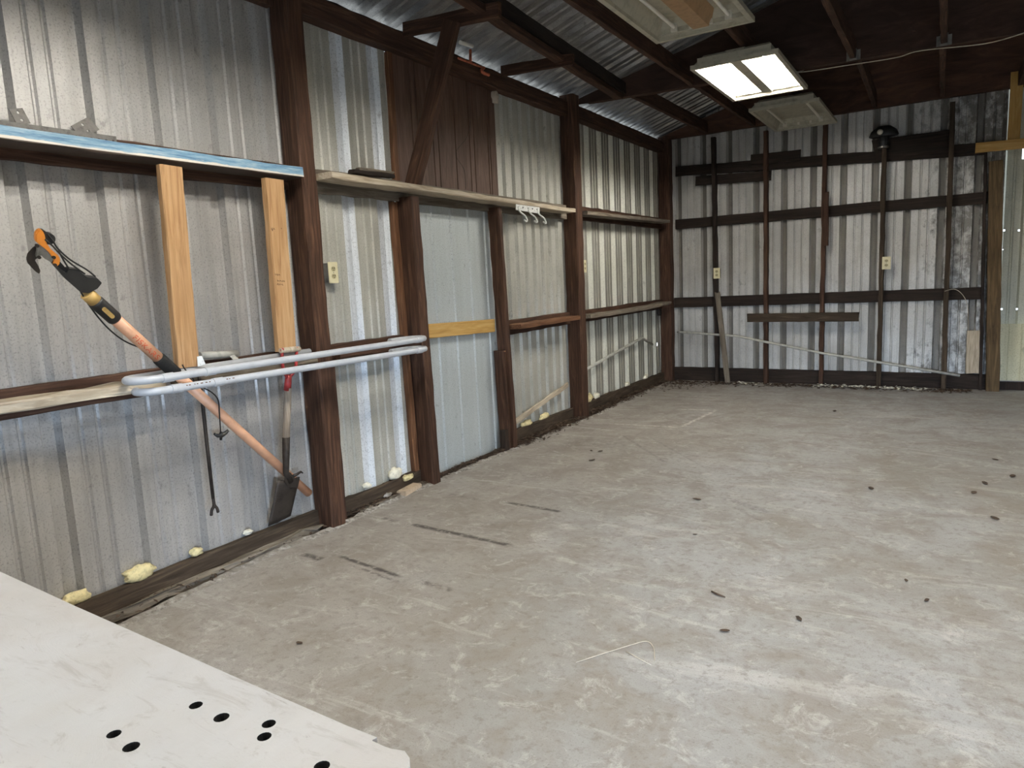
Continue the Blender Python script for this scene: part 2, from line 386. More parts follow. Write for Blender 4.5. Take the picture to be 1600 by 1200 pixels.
def sheet(name, prof, z0, z1, place, mats, dz=.2, wob=.0025, holes=(), floor_mat=False, seed=0, ztop=None):
    """ribbed metal sheet; place(s, d, z) gives the point; holes = (s, z, size) cut clean through"""
    ss = {round(p[0], 5): p for p in prof}
    def interp(s):
        for a, b in zip(prof, prof[1:]):
            if a[0] <= s <= b[0]: return a[1]+(b[1]-a[1])*(s-a[0])/max(1e-9, b[0]-a[0])
        return 0
    for (hs, hz, sz) in holes:
        for e in (hs-sz/2, hs+sz/2): ss[round(e, 5)] = (e, interp(e), 0)
    cols = [ss[k] for k in sorted(ss)]
    n = max(1, int((z1-z0)/dz)); zs = {round(z0+(z1-z0)*i/n, 5) for i in range(n+1)}
    for (hs, hz, sz) in holes: zs |= {round(hz-sz/2, 5), round(hz+sz/2, 5)}
    zs = sorted(zs); bm = bmesh.new(); g = []
    for (s, d, f) in cols:
        g.append([bm.verts.new(place(s, d+wob*noise.noise(Vector((s*2.3+seed*9, z*1.9, seed))), z)) for z in zs])
    for i in range(len(cols)-1):
        for j in range(len(zs)-1):
            cs, cz = (cols[i][0]+cols[i+1][0])/2, (zs[j]+zs[j+1])/2
            if any(abs(cs-h[0]) < h[2]/2 and abs(cz-h[1]) < h[2]/2 for h in holes): continue
            f = bm.faces.new((g[i][j], g[i+1][j], g[i+1][j+1], g[i][j+1]))
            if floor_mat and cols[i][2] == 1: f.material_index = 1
    # one skin: rolled sheet half a millimetre thick
    return obj(name, bm, mats)

# ------------------------------------------------------------------ setting
ROOM_W, Y0, YB = 6.3, -2.6, 8.66
def roof_z(x): return 2.985+.33*x if x <= ROOM_W/2 else 2.985+.33*(ROOM_W-x)
# the slab: its edge wanders along the left wall and crumbles
edge_px = [(185, 975), (250, 944), (330, 905), (420, 862), (505, 825), (580, 790), (650, 760), (735, 723), (820, 690), (870, 668), (920, 650), (975, 622), (1035, 597)]
edge_off = .028
edge = [V(.16, Y0, 0)]+[FZ(*p) for p in edge_px]+[V(.10, 8.5, 0)]
edge[-2].x = .09
ex = []
for i in range(241):
    y = Y0+(8.5-Y0)*i/240; x = .13
    for a, b in zip(edge, edge[1:]):
        if a.y <= y <= b.y: x = a.x+(b.x-a.x)*(y-a.y)/(b.y-a.y); break
    ex.append(V(max(.06, x+(edge_off if y > 2.5 else 0))+.010*noise.noise(V(y*6, 0, 0))+.008*noise.noise(V(y*23, 3, 0)), y, 0))
bm = bmesh.new(); prev = None
for p in ex:
    a = bm.verts.new((p.x+.045, p.y, 0)); b = bm.verts.new((ROOM_W, p.y, 0)); c = bm.verts.new((p.x+.045, p.y, -.12))
    if prev: bm.faces.new((prev[0], prev[1], b, a)); bm.faces.new((prev[2], prev[0], a, c))
    prev = (a, b, c)
last = [prev[0], prev[1]]
a = bm.verts.new((prev[0].co.x, YB+.3, 0)); b = bm.verts.new((ROOM_W, YB+.3, 0)); bm.faces.new((prev[0], prev[1], b, a))
tag(obj('floor', bm, M['floor']), 'worn grey concrete slab floor', 'floor', kind='structure')
bm = bmesh.new(); prev = None
for p in ex:
    row = []
    for j, (dx, dz) in enumerate(((0, -.06), (.002, -.014), (.010, .006), (.024, .008), (.040, .006), (.058, .001), (.060, -.05))):
        k = noise.noise(V(p.y*17, j*3, 5))
        row.append(bm.verts.new((p.x+dx+(.012*k if 0 < j < 5 else 0), p.y, dz+(.010*noise.noise(V(p.y*29, j*5, 9)) if 0 < j < 5 else 0))))
    if prev:
        for j in range(6): bm.faces.new((prev[j], prev[j+1], row[j+1], row[j]))
    prev = row
tag(obj('trim_1', bm, M['edge']), 'crumbling pale edge of the concrete slab along the left wall', 'slab edge', kind='structure')
bm = bmesh.new(); g = []
for i in range(220):
    y = Y0+(8.55-Y0)*i/219
    g.append([bm.verts.new((x, y, -.022+.022*noise.noise(V(x*30, y*14, 0))+.012*noise.noise(V(x*70, y*45, 2))+(.030 if 3.75 < y < 5.9 or y > 6.2 else .018 if y > 2.9 else .004)*max(0, 1-abs(x-.05)/.12))) for x in (-.06, -.02, .02, .05, .075, .10, .125, .15, .18, .23)])
for i in range(219):
    for j in range(9): bm.faces.new((g[i][j], g[i+1][j], g[i+1][j+1], g[i][j+1]))
tag(obj('soil', bm, M['soil']), 'dark soil and litter in the gap between slab and left wall', 'soil', kind='stuff')
bm = bmesh.new(); add_box(bm, (-12, -14, -.30), (18, 20, -.2))
tag(obj('ground', bm, M['gravel']), kind='structure')

LW = lambda s, d, z: (d, s, z)
sheet('wall_left', ribs(Y0, 2.735, .295, 1.39), .02, 2.93, LW, [M['galv']], seed=1)['kind'] = 'structure'
sheet('wall_left', ribs(2.735, 3.60, .305, 3.17, .065, .020, .030, full=1), .05, 2.93, LW, [M['galv2'], M['galv_bright']], seed=2, floor_mat=True)['kind'] = 'structure'
sheet('wall_left', ribs(3.60, 4.80, .22, 3.965, .006, .010, -.010, 0), .0, 2.05, LW, [M['door']], seed=3)['kind'] = 'structure'
sheet('wall_left', ribs(3.60, 4.80, .295, 3.7), 2.0, 2.93, LW, [M['galv2']], seed=9)['kind'] = 'structure'
sheet('wall_left', ribs(4.80, 6.02, .145, 4.80, .036, .014, .024, 0), .06, 2.93, LW, [M['galv2']], seed=4)['kind'] = 'structure'
h = WL(1027, 538)
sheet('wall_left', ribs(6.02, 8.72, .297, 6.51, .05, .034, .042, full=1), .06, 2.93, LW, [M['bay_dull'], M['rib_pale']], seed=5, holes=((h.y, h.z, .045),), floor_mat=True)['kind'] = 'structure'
BW = lambda s, d, z: (s, YB-d, z)
sheet('wall_back', ribs(-.1, 3.50, .307, 2.055, .045, .014, .046, 2, .011, .013), -.02, 4.1, BW, [M['back'], M['rib_shade']], seed=6, floor_mat=True)['kind'] = 'structure'
hs = [BK(*p, YB+.05) for p in ((1569, 360), (1592, 360), (1565, 483), (1589, 483), (1567, 390))]
BW2 = lambda s, d, z: (s, YB+.05-d, z)
sheet('wall_back', ribs(3.48, 6.4, .23, 3.70, .05, .022, .036, 1, .015, .01), .66, 4.1, BW2, [M['cream']], seed=7, holes=[(q.x, q.z, .017 if i < 4 else .010) for i, q in enumerate(hs)]+[(BK(1608, 240, YB+.05).x, BK(1604, 239, YB+.05).z, .11)])['kind'] = 'structure'
sheet('wall_back', ribs(3.50, 6.4, .105, 3.50, .004, .004, -.004, 0), .09, .67, lambda s, d, z: (s, YB+.03-d, z), [M['kick']], seed=8)['kind'] = 'structure'
box('wall_back', (3.46, YB-.02, 0), (6.4, YB+.1, .085), M['wood_black'])['kind'] = 'structure'
# right wall, and front wall with its roller door raised part way (both outside the frame)
RW = lambda s, d, z: (ROOM_W-d, s, z)
sheet('wall_right', ribs(2.3, 8.8, .3, 2.5), 0, 3.0, RW, [M['dull_wall']], seed=11)['kind'] = 'structure'
sheet('wall_right', ribs(Y0, -1.0, .3, 2.5), 1.3, 3.0, RW, [M['dull_wall']], seed=12)['kind'] = 'structure'
sheet('wall_right', ribs(-1.0, 2.3, .3, 2.5), 0, 3.0, RW, [M['dull_wall']], seed=13)['kind'] = 'structure'
FW = lambda s, d, z: (s, Y0+d, z)
sheet('wall_front', ribs(-.1, 2.4, .3, .2), 0, 4.1, FW, [M['dull_wall']], seed=14)['kind'] = 'structure'
sheet('wall_front', ribs(5.4, 6.4, .3, .2), 0, 4.1, FW, [M['dull_wall']], seed=15)['kind'] = 'structure'
sheet('wall_front', ribs(2.4, 5.4, .3, .2), 1.0, 4.1, FW, [M['dull_wall']], seed=16)['kind'] = 'structure'
# roof: ribbed sheets rising from the eaves to the ridge; ribs stand up off the plate so daylight leaks in beneath them
def roof_place(side):
    def f(s, d, z):                 # s along the building, z = run from the eave
        x = z if side > 0 else ROOM_W-z
        return (x, s, 2.985+.33*z-d)
    return f
for sd in (1, -1):
    o = sheet('ceiling', ribs(Y0-.2, 8.95, .229, .05, .035, .022, .034, 1, .016, .01), -.22, ROOM_W/2+.01, roof_place(sd), [M['roof']], dz=.4, seed=20+sd)
    tag(o, 'ribbed metal roof sheeting', 'roof', kind='structure')

# ------------------------------------------------------------------ posts, plates and girts of the left wall
POST_CAT = 'post'
plank('timber_post', (.072, 2.75, -.02), (.072, 2.75, 2.97), .14, .105, (1, 0, 0), M['wood_red'], 'big dark brown post right of the leaning pole and spade, nearest of the wall posts', POST_CAT, jit=.0018, ch=.008)
plank('side_board', (.055, 2.835, -.02), (.055, 2.838, .93), .10, .03, (1, 0, 0), M['wood_dark'], 'short dark board against the far side of the nearest post, below the conduit loops', 'board', jit=.0018)
plank('door_post', (.072, 3.672, -.02), (.072, 3.632, 1.90), .13, .085, (1, 0, 0), M['wood_red'], 'brown door post at the left of the pale flat sheet, behind the conduit bends', POST_CAT, jit=.0018, ch=.007)
plank('side_board', (.022, 3.586, .10), (.022, 3.548, 1.87), .04, .045, (1, 0, 0), M['wood_orange'], 'orange brown strip fixed to the near side of the door post', 'board')
plank('door_stud', (.075, 4.735, .0), (.075, 4.665, 1.90), .10, .05, (1, 0, 0), M['wood_red'], 'leaning brown stud at the right of the pale flat sheet', POST_CAT, jit=.0018, ch=.006)
plank('stud_board', (.06, 4.68, .0), (.06, 4.655, .80), .09, .03, (1, 0, 0), M['wood_dark'], 'short dark board on the near side of the leaning brown stud, lower half', 'board', jit=.0018)
plank('stud_block', (.09, 4.62, .0), (.09, 4.62, .17), .05, .05, (1, 0, 0), M['wood_black'], 'small black block at the foot of the leaning brown stud', 'block', jit=.004)
plank('timber_post', (.072, 6.015, -.02), (.072, 6.015, 2.97), .14, .13, (1, 0, 0), M['wood_red'], 'tall brown post in the middle of the left wall, right of the white hook rail', POST_CAT, jit=.0018, ch=.008)
plank('corner_post', (.072, 8.585, -.02), (.072, 8.585, 2.97), .14, .13, (1, 0, 0), M['wood_dark'], 'dark post in the corner where the left and back walls meet', POST_CAT, jit=.0018, ch=.008)

# girts on the sheets and shelf planks laid in front of them
g_up, g_mid = 'girts behind the upper shelves', 'girts behind the middle shelves'
for (ya, yb, zu, m1, bay) in ((.2, 2.69, 1.94, 'wood_dark', 'behind the blue painted shelf'), (2.86, 5.945, 1.94, 'wood_grey', 'behind the long pale shelf over the flat sheet'), (6.085, 8.515, 1.95, 'wood_dark', 'behind the sagging shelf by the corner post')):
    plank('upper_girt', (.022, ya, zu), (.022, yb, zu), .13, .038, (0, 0, 1), M[m1], 'rough horizontal girt '+bay, 'girt', jit=.0018)
plank('shelf', (.119, .2, 1.944), (.119, 2.665, 1.944), .05, .14, (0, 0, 1), M['blue'], 'long shelf plank with chipped blue paint, upper left', 'shelf', sag=.004)
plank('shelf', (.119, 2.865, 1.952), (.119, 5.84, 1.934), .035, .14, (0, 0, 1), M['wood_pale'], 'long pale shelf plank running over the flat sheet and carrying the hook rail', 'shelf')
plank('shelf', (.119, 6.09, 1.93), (.119, 8.40, 1.957), .035, .14, (0, 0, 1), M['wood_grey'], 'grey sagging shelf plank high up between middle post and corner post', 'shelf')
for (ya, yb, m1, lab) in ((.2, 2.69, 'wood_dark', 'rough girt behind the conduit loops, left of the nearest post'), (2.86, 3.575, 'wood_red', 'dusty brown girt between the nearest post and the door post'), (4.78, 5.945, 'wood_red', 'brown girt behind the orange shelf right of the leaning stud'), (6.085, 8.515, 'wood_dark', 'dark girt behind the pale middle shelf by the corner post')):
    plank('middle_girt', (.022, ya, .965), (.022, yb, .968), .115, .038, (0, 0, 1), M[m1], lab, 'girt', jit=.0018)
plank('shelf', (.119, .2, .973), (.119, 1.745, .970), .038, .14, (0, 0, 1), M['wood_pale'], 'pale splintered shelf plank with a broken end, left of the conduit loops', 'shelf', ragged=.05, jit=.004)
plank('shelf', (.094, 2.865, .962), (.094, 3.56, .965), .035, .09, (0, 0, 1), M['wood_dark'], 'narrow dusty shelf plank behind the conduits between nearest post and door post', 'shelf')
plank('shelf', (.098, 1.80, .962), (.098, 2.68, .964), .03, .10, (0, 0, 1), M['wood_grey'], 'narrow grey shelf plank under the conduit loops, left of the nearest post', 'shelf', ragged=.02)
plank('shelf', (.119, 4.79, .975), (.119, 5.86, .978), .036, .14, (0, 0, 1), M['wood_orange'], 'orange brown middle shelf plank between leaning stud and middle post', 'shelf', jit=.0018)
plank('shelf', (.119, 6.09, .972), (.119, 8.40, .985), .036, .14, (0, 0, 1), M['wood_grey'], 'pale dusty middle shelf plank between middle post and corner post', 'shelf', sag=.014)
# studs of new pine
def stud_px(tl, tr, bl, br, x, lab, **k):
    a = (WL(*bl, x)+WL(*br, x))/2; b = (WL(*tl, x)+WL(*tr, x))/2
    w = ((WL(*tl, x)-WL(*tr, x)).length+(WL(*bl, x)-WL(*br, x)).length)/2
    return plank('pine_stud', a, b, w, .038, (0, 1, 0), M['wood_new'], lab, 'stud', jit=.001, **k)
st1 = stud_px((247, 257), (281, 262), (275, 573), (309, 574), .16, 'fresh pine stud standing on the broken pale shelf, left of the two')
st2 = stud_px((411, 278), (440, 282), (433, 548), (459, 549), .16, 'fresh pine stud with pencil marks next to the nearest post')
for (u, v, n, hgt) in ((430, 428, 4, 3.2), (433, 438, 6, 3.2), (433, 443, 5, 3), (424, 356, 3, 6)):
    bm = bmesh.new()
    for i in range(n):
        a = WL(u+i*2.1+random.uniform(-.4, .4), v+random.uniform(-.8, .8), .1797); b = WL(u+i*2.1+random.uniform(-.9, .9), v+hgt*random.uniform(.4, 1), .1797)
        c = WL(u+i*2.1+1.5, v+random.uniform(0, hgt), .1797)
        add_tube(bm, [a, b], .0012, 4); add_tube(bm, [b, c], .001, 4)
    o = obj('pencil_mark', bm, M['pencil']); o.parent = st2; o.matrix_parent_inverse = st2.matrix_basis.inverted()
    o['label'] = 'dark pencil scribble on pine'
bm = bmesh.new(); bmesh.ops.create_uvsphere(bm, u_segments=14, v_segments=8, radius=.017)
k_ = WL(440, 357, .178); bmesh.ops.transform(bm, matrix=Matrix.Translation(k_) @ Matrix.Diagonal((.12, 1, 1.1, 1)), verts=bm.verts)
o = obj('knot', bm, M['wood_orange'], smooth=True); o.parent = st2; o.matrix_parent_inverse = st2.matrix_basis.inverted()
# ledger and cleat on the flat sheet
plank('pine_ledger', (.03, 3.80, 1.025), (.03, 4.63, 1.0), .098, .035, (0, 0, 1), M['wood_yellow'], 'yellow pine ledger board across the flat sheet', 'board', jit=.001)
plank('pine_cleat', (.055, 3.745, .80), (.055, 3.735, 1.16), .06, .035, (0, 1, 0), M['wood_yellow'], 'short upright yellow pine cleat on the right of the door post', 'board', jit=.001)

# sole plates and the rotten board
plank('sole_plate', (.022, Y0+.05, .045), (.022, 2.69, .045), .11, .04, (0, 0, 1), M['wood_floor'], 'brown sole plate under the sheet behind the white bench', 'sole plate', jit=.0018)
plank('sole_plate', (.022, 2.86, .04), (.022, 3.62, .045), .11, .04, (0, 0, 1), M['wood_floor'], 'short reddish sole plate between nearest post and door post', 'sole plate', jit=.004)
plank('sole_plate', (.022, 4.79, .055), (.022, 5.94, .055), .11, .04, (0, 0, 1), M['wood_floor'], 'sole plate under the leaning pale stick, before the middle post', 'sole plate', jit=.004)
plank('sole_plate', (.022, 6.09, .055), (.022, 8.51, .055), .11, .04, (0, 0, 1), M['wood_floor'], 'sole plate between middle post and corner post', 'sole plate', jit=.004)
plank('rotten_board', (.070, .3, .004), (.068, 2.66, .006), .038, .04, (1, 0, 0), M['wood_grey'], 'split rotten board lying along the brown sole plate', 'board', jit=.006, ragged=.05)
plank('rotten_board', (.062, 3.0, -.005), (.066, 3.62, -.002), .03, .05, (0, 0, 1), M['wood_grey'], 'short rotten board piece by the foot of the door post', 'board', jit=.005, ragged=.03)

# headers along the top of the wall
for ya, yb, lab in ((-2.5, 2.69, None), (2.81, 5.945, 'heavy dark header beam over the brown siding panel, top of left wall'), (6.085, 8.515, 'dark header beam between middle post and corner post')):
    if lab is None: box('trim_2', (0, ya, 2.79), (.05, yb, 2.965), M['wood_dark'])['kind'] = 'structure'; continue
    plank('header_beam', (.047, ya, 2.85), (.047, yb, 2.85), .12, .085, (0, 0, 1), M['wood_dark'], lab, 'beam', jit=.0018)
plank('eave_plate', (.022, 2.81, 2.922), (.022, 5.945, 2.922), .03, .04, (0, 0, 1), M['wood_black'], 'black eave plate lying on the header over the siding panel', 'beam')
plank('eave_plate', (.022, 6.085, 2.922), (.022, 8.515, 2.922), .03, .04, (0, 0, 1), M['wood_black'], 'black eave plate lying on the header next to the corner post', 'beam')

# brown grooved siding panel over the flat sheet
bm = bmesh.new(); y = 3.63; last = None; i = 0; zt, zb = 2.79, 1.965
prof = [(3.63, .002), (3.63, .018)]
for gy in (3.80, 3.86, 4.02, 4.08, 4.28, 4.46, 4.52, 4.71, 4.74):
    prof += [(gy-.006, .018), (gy-.004, .010), (gy+.004, .010), (gy+.006, .018)]
prof += [(4.825, .018), (4.825, .002)]
r0 = [bm.verts.new((x, y, zb)) for y, x in prof]; r1 = [bm.verts.new((x, y, zt)) for y, x in prof]
for i in range(len(prof)):
    j = (i+1) % len(prof); bm.faces.new((r0[i], r0[j], r1[j], r1[i]))
bm.faces.new(r0); bm.faces.new(r1)
tag(obj('siding_panel', bm, M['panel']), 'brown grooved siding panel high on the left wall behind the knee brace', 'panel')
plank('edge_strip', (.022, 3.595, 2.0), (.022, 3.60, 2.785), .03, .045, (1, 0, 0), M['wood_orange'], 'thin orange brown strip along the left edge of the siding panel', 'board')

# knee brace, ties, ledger under the first joist
plank('knee_brace', (.12, 3.64, 1.972), (.50, 3.64, 2.875), .11, .04, (1, 0, -.4), M['wood_red'], 'slanting knee brace from the pale shelf up to the roof tie', 'brace', jit=.002)
plank('roof_tie', (.095, 3.69, 2.925), (.80, 3.69, 2.885), .085, .038, (0, 0, 1), M['wood_red'], 'short cross tie at the head of the slanting knee brace', 'tie')
plank('roof_tie', (.095, 4.84, 2.925), (.70, 4.84, 2.895), .075, .038, (0, 0, 1), M['wood_red'], 'short cross tie above the orange bracket', 'tie')
plank('ledger_strip', (.735, 2.9, 2.905), (.50, 6.15, 2.915), .04, .075, (0, 0, 1), M['wood_red'], 'thin brown ledger under the first roof joist', 'ledger')

# trusses of dark plywood across the building, joists hung between them
def truss(y_l, y_r, lab, mat, zb=2.93):
    t = thing('roof_truss', (ROOM_W/2, (y_l+y_r)/2, zb), lab, 'truss')
    def P(x, z, dy=0): return V(x, y_l+(y_r-y_l)*x/3.4+dy, z)
    bm = bmesh.new(); th = .02; xs = [.05, 1.22, 2.44, ROOM_W/2, 3.66, 4.88, ROOM_W-.05]
    lo = [bm.verts.new(P(x, zb, -th/2)) for x in xs]; hi = [bm.verts.new(P(x, max(zb+.04, roof_z(x)-.10), -th/2)) for x in xs]
    fs = [bm.faces.new((lo[i], lo[i+1], hi[i+1], hi[i])) for i in range(6)]
    r = bmesh.ops.extrude_face_region(bm, geom=fs); bmesh.ops.translate(bm, vec=(0, th, 0), verts=[g for g in r['geom'] if isinstance(g, bmesh.types.BMVert)])
    mtx = Matrix(((0, 0, 1, 0), (0, 1, 0, 0), (-1, 0, 0, 0), (0, 0, 0, 1)))   # grain runs along the web
    bmesh.ops.transform(bm, matrix=mtx.inverted(), verts=bm.verts)
    obj('web_panel', bm, mat, t, mtx)
    plank('bottom_chord', P(.15, zb+.022, .045), P(ROOM_W-.1, zb+.022, .045), .038, .06, (0, 0, 1), M['wood_red'], parent=t)
    return t
YT0, YT1 = 6.20, 6.56
truss(YT0, YT1, 'dark plywood roof truss web across the shed above the lit lamp', M['ply'])
truss(8.53, 8.53, 'dark plywood truss web over the top edge of the back wall', M['ply_warm'])
truss(2.62, 2.62, 'plywood roof truss web overhead, out over the nearest post', M['ply'])
gj = None
near = ((.735, .515), (1.107, 1.106), (1.74, 1.73), (2.347, 2.362), (2.97, 2.97), (3.58, 3.58))
for i, ((xa, xb), lab) in enumerate(zip(near, ('first roof joist from the left wall, near bay', 'second roof joist beside the top lamp, near bay', 'third roof joist, above the lamps, near bay', 'roof joist right of the lit lamp, near bay', 'roof joist near the right edge, near bay', 'roof joist furthest right, near bay'))):
    yb = YT0+(YT1-YT0)*xb/3.4-.015
    plank('roof_joist', (xa, 2.64, 3.0), (xb, yb, 3.0), .13 if i else .10, .042, (0, 0, 1), M['wood_black' if i == 0 else 'wood_red' if i in (1, 3, 4) else 'wood_dark'], 'dark '+lab, 'joist')
    if i in (3, 4):
        bm = bmesh.new(); add_box(bm, (xb-.026, yb-.06, 2.925), (xb+.026, yb, 2.929)); add_box(bm, (xb-.026, yb-.06, 2.929), (xb-.0225, yb, 3.0)); add_box(bm, (xb+.0225, yb-.06, 2.929), (xb+.026, yb, 3.0))
        add_box(bm, (xb-.05, yb-.003, 2.925), (xb+.05, yb, 3.0))
        tag(obj('joist_hanger', bm, M['steel']), 'dull steel joist hanger at the end of the joist '+('right of the lit lamp' if i == 3 else 'near the right edge'), 'bracket')
for i, ((xa, xb), lab) in enumerate(zip(((.56, .60), (1.12, 1.13), (1.74, 1.74), (2.39, 2.352), (2.96, 2.95), (3.58, 3.58)), ('first roof joist from the left wall, far bay', 'second roof joist from the left, far bay', 'third roof joist above the small unlit lamp, far bay', 'roof joist right of the small unlit lamp, far bay', 'roof joist over the wide board, far bay', 'roof joist furthest right, far bay'))):
    ya = YT0+(YT1-YT0)*xa/3.4+.085
    plank('roof_joist', (xa, ya, 3.0), (xb, 8.515, 3.0), .13, .042, (0, 0, 1), M['wood_red' if i in (1, 3) else 'wood_dark'], 'dark '+lab, 'joist')
tag(tube('ceiling_cable', spline([FZ(1225, 108, 2.915), FZ(1247, 113, 2.922), FZ(1330, 101, 2.915), FZ(1400, 90, 2.915), FZ(1440, 79, 2.92), FZ(1540, 68, 2.92), FZ(1605, 50, 2.92)]), .004, M['cable'], sides=6), 'thin pale cable running along the truss right of the lit lamp', 'cable')

# ------------------------------------------------------------------ troffer lamps
def lamp(c, lab, lit, cover, group=None, tubes=(-.17, .17)):
    """2 x 4 ft troffer hung under the joists: flared housing, rim, tubes, sockets, ballast cover"""
    x, y, z = c; hx, hy = .312, .622
    t = thing('ceiling_lamp', c, lab, 'lamp', group)
    bm = bmesh.new()
    def ring(a, b, zz): return [bm.verts.new((x+sx*a, y+sy*b, z+zz)) for sx, sy in ((-1, -1), (1, -1), (1, 1), (-1, 1))]
    rs = [ring(hx-.012, hy-.012, .022), ring(hx-.075, hy-.09, .108), ring(hx-.078, hy-.093, .105), ring(hx-.03, hy-.03, .022)]
    def band(a, b):
        for i in range(4): bm.faces.new((a[i], a[(i+1) % 4], b[(i+1) % 4], b[i]))
    band(rs[0], rs[1]); bm.faces.new(rs[1]); band(rs[3], rs[2]); bm.faces.new(rs[2]); band(rs[0], rs[3])
    obj('housing', bm, M['lamp_white'], t)
    bm = bmesh.new(); a = ring(hx, hy, 0); b = ring(hx, hy, .03); cc = ring(hx-.03, hy-.03, .03); d = ring(hx-.03, hy-.03, 0)
    band(a, b); band(b, cc); band(cc, d); band(d, a); obj('rim', bm, M['lamp_white'], t)
    for s in (-1, 1):               # end plates that carry the sockets
        bm = bmesh.new(); add_box(bm, (x-hx+.05, y+s*(hy-.035)-.022, z+.030), (x+hx-.05, y+s*(hy-.035)+.004, z+.075)); obj('end_plate', bm, M['lamp_white'], t)
    if cover:
        w = cover; bm = bmesh.new()
        sec = [(-w, .104), (-w*.55, .018), (w*.55, .018), (w, .104)]
        e0 = [bm.verts.new((x+a, y-hy+.062, z+b)) for a, b in sec]; e1 = [bm.verts.new((x+a, y+hy-.062, z+b)) for a, b in sec]
        for i in range(4): bm.faces.new((e0[i], e0[(i+1) % 4], e1[(i+1) % 4], e1[i]))
        bm.faces.new(e0); bm.faces.new(e1)
        obj('ballast_cover', bm, M['tan'] if not lit else M['lamp_white'], t)
    for dx in tubes:
        bm = bmesh.new(); add_tube(bm, [(x+dx, y-hy+.075, z+.057), (x+dx, y+hy-.075, z+.057)], .0115, 14)
        tb = obj('tube', bm, M['tube_on'] if lit else M['tube_off'], t, smooth=False)
        for s in (-1, 1):
            bm = bmesh.new(); add_box(bm, (x+dx-.02, y+s*(hy-.066)-.008, z+.03), (x+dx+.02, y+s*(hy-.066)+.008, z+.085)); obj('tube_socket', bm, M['white_paint'], t)
    for dx in (-.06, .06):
        bm = bmesh.new(); add_box(bm, (x+dx-.012, y+hy-.075, z+.028), (x+dx+.012, y+hy-.058, z+.055)); obj('socket_clip', bm, M['white_paint'], t)
    return t
LZ = 2.822
lamp((1.688, 4.07, LZ), 'unlit dusty ceiling lamp with tan ballast cover, cut by the top edge', False, .09)
lamp((1.680, 6.055, LZ), 'lit fluorescent ceiling lamp with two glowing tubes', True, .07)
lamp((1.695, 7.82, LZ), 'small unlit ceiling lamp just beyond the lit lamp', False, 0, tubes=(-.20, .16))
# the same lamps carry on overhead, out of the frame, and light the near bays
for i, (lx, ly) in enumerate(((1.68, 1.9), (1.68, -1.0), (4.6, 3.6), (5.2, 1.2))):
    lamp((lx, ly, LZ), 'lit fluorescent ceiling lamp overhead, outside the picture', True, .05, 'lit lamps outside the picture')

# ------------------------------------------------------------------ back wall framing
yg, ys = 8.637, 8.555
def band_back(name, tl, tr, bl, br, mat, lab, y=yg, cat='girt', t=.034, **k):
    a = (BK(*tl, y)+BK(*bl, y))/2; b = (BK(*tr, y)+BK(*br, y))/2
    w = ((BK(*tl, y)-BK(*bl, y)).length+(BK(*tr, y)-BK(*br, y)).length)/2
    return plank(name, a, b, w, t, (0, 0, 1), mat, lab, cat, **k)
band_back('back_girt', (1054, 465), (1537, 449), (1054, 481), (1537, 467), M['wood_black'], 'black girt at mid height across the back wall', jit=.0018)
band_back('back_girt', (1056, 343), (1543, 300), (1056, 359), (1543, 317), M['wood_black'], 'black girt across the back wall above the outlets', jit=.0018)
band_back('back_girt', (1056, 260), (1543, 223), (1056, 276), (1543, 241), M['wood_black'], 'black top girt across the back wall below the small lamp', jit=.0018)
band_back('sill_board', (1054, 573), (1542, 585), (1054, 594), (1542, 611), M['wood_black'], 'black sill board along the foot of the back wall', cat='sill')
band_back('short_board', (1173, 242), (1251, 234), (1173, 258), (1251, 251), M['wood_black'], 'short black board nailed above the top girt, left part of back wall', y=8.608, cat='board', t=.018)
band_back('short_board', (1087, 276), (1205, 266), (1087, 290), (1205, 282), M['wood_black'], 'short dark board nailed under the left end of the top girt', y=8.606, cat='board', t=.018)
band_back('wide_board', (1366, 218), (1489, 203), (1366, 252), (1489, 236), M['wood_black'], 'wide black board at the top girt beside the dusty lamp holder', y=8.606, cat='board', t=.018, ragged=.03)
for i, (top, bot, zl, lab) in enumerate((((1115, 215), (1121, 588), 0, 'first dark stud from the left on the back wall, with an outlet'), ((1197, 205), (1197, 592), 0, 'second dark stud from the left on the back wall'),
        ((1290, 190), (1283, 594), 0, 'third dark stud on the back wall, right end of the nailed short board'), ((1382, 230), (1373, 601), 0, 'fourth dark stud on the back wall, below the dusty lamp holder'), ((1489, 160), (1474, 604), 0, 'fifth dark stud on the back wall, nearest the pale upright board'))):
    b = BK(*top, ys); a = BK(*bot, ys); a.z = -.01
    plank('back_stud', a, b, .045, .078, (1, 0, 0), M['wood_dark' if i in (1, 2) else 'wood_black' if i == 0 else 'wood_floor'], lab, 'stud', jit=.002)
a, b = BK(1291, 300, 8.50), BK(1290, 384, 8.50)
plank('stud_cleat', b, a, .055, .03, (1, 0, 0), M['wood_red'], 'short brown cleat on the third stud of the back wall', 'board')
a, b = BK(1168, 497, 8.50), BK(1341, 495, 8.50)
plank('nailed_board', a, b, .098, .03, (0, 0, 1), M['wood_floor'], 'short grey brown board nailed level across two studs, low on the back wall', 'board', ragged=.01)
a = BK(1137, 589, 8.40); a.z = .02; b = BK(1121, 458, 8.505)
plank('leaning_board', a, b, .06, .022, (1, 0, 0), M['wood_grey'], 'grey lath leaning against the first stud of the back wall', 'board', ragged=.02)
p = [BK(1059, 519, 8.59), BK(1063, 519, 8.545), BK(1150, 525, 8.505), BK(1285, 552, 8.495), BK(1385, 568, 8.50), BK(1500, 587, 8.50)]
tag(tube('wall_pipe', p, .014, M['pvc_dirty'], sides=8), 'thin pale pipe sloping down to the right across the back wall studs', 'pipe')
bx = BK(1522, 550, 8.60)
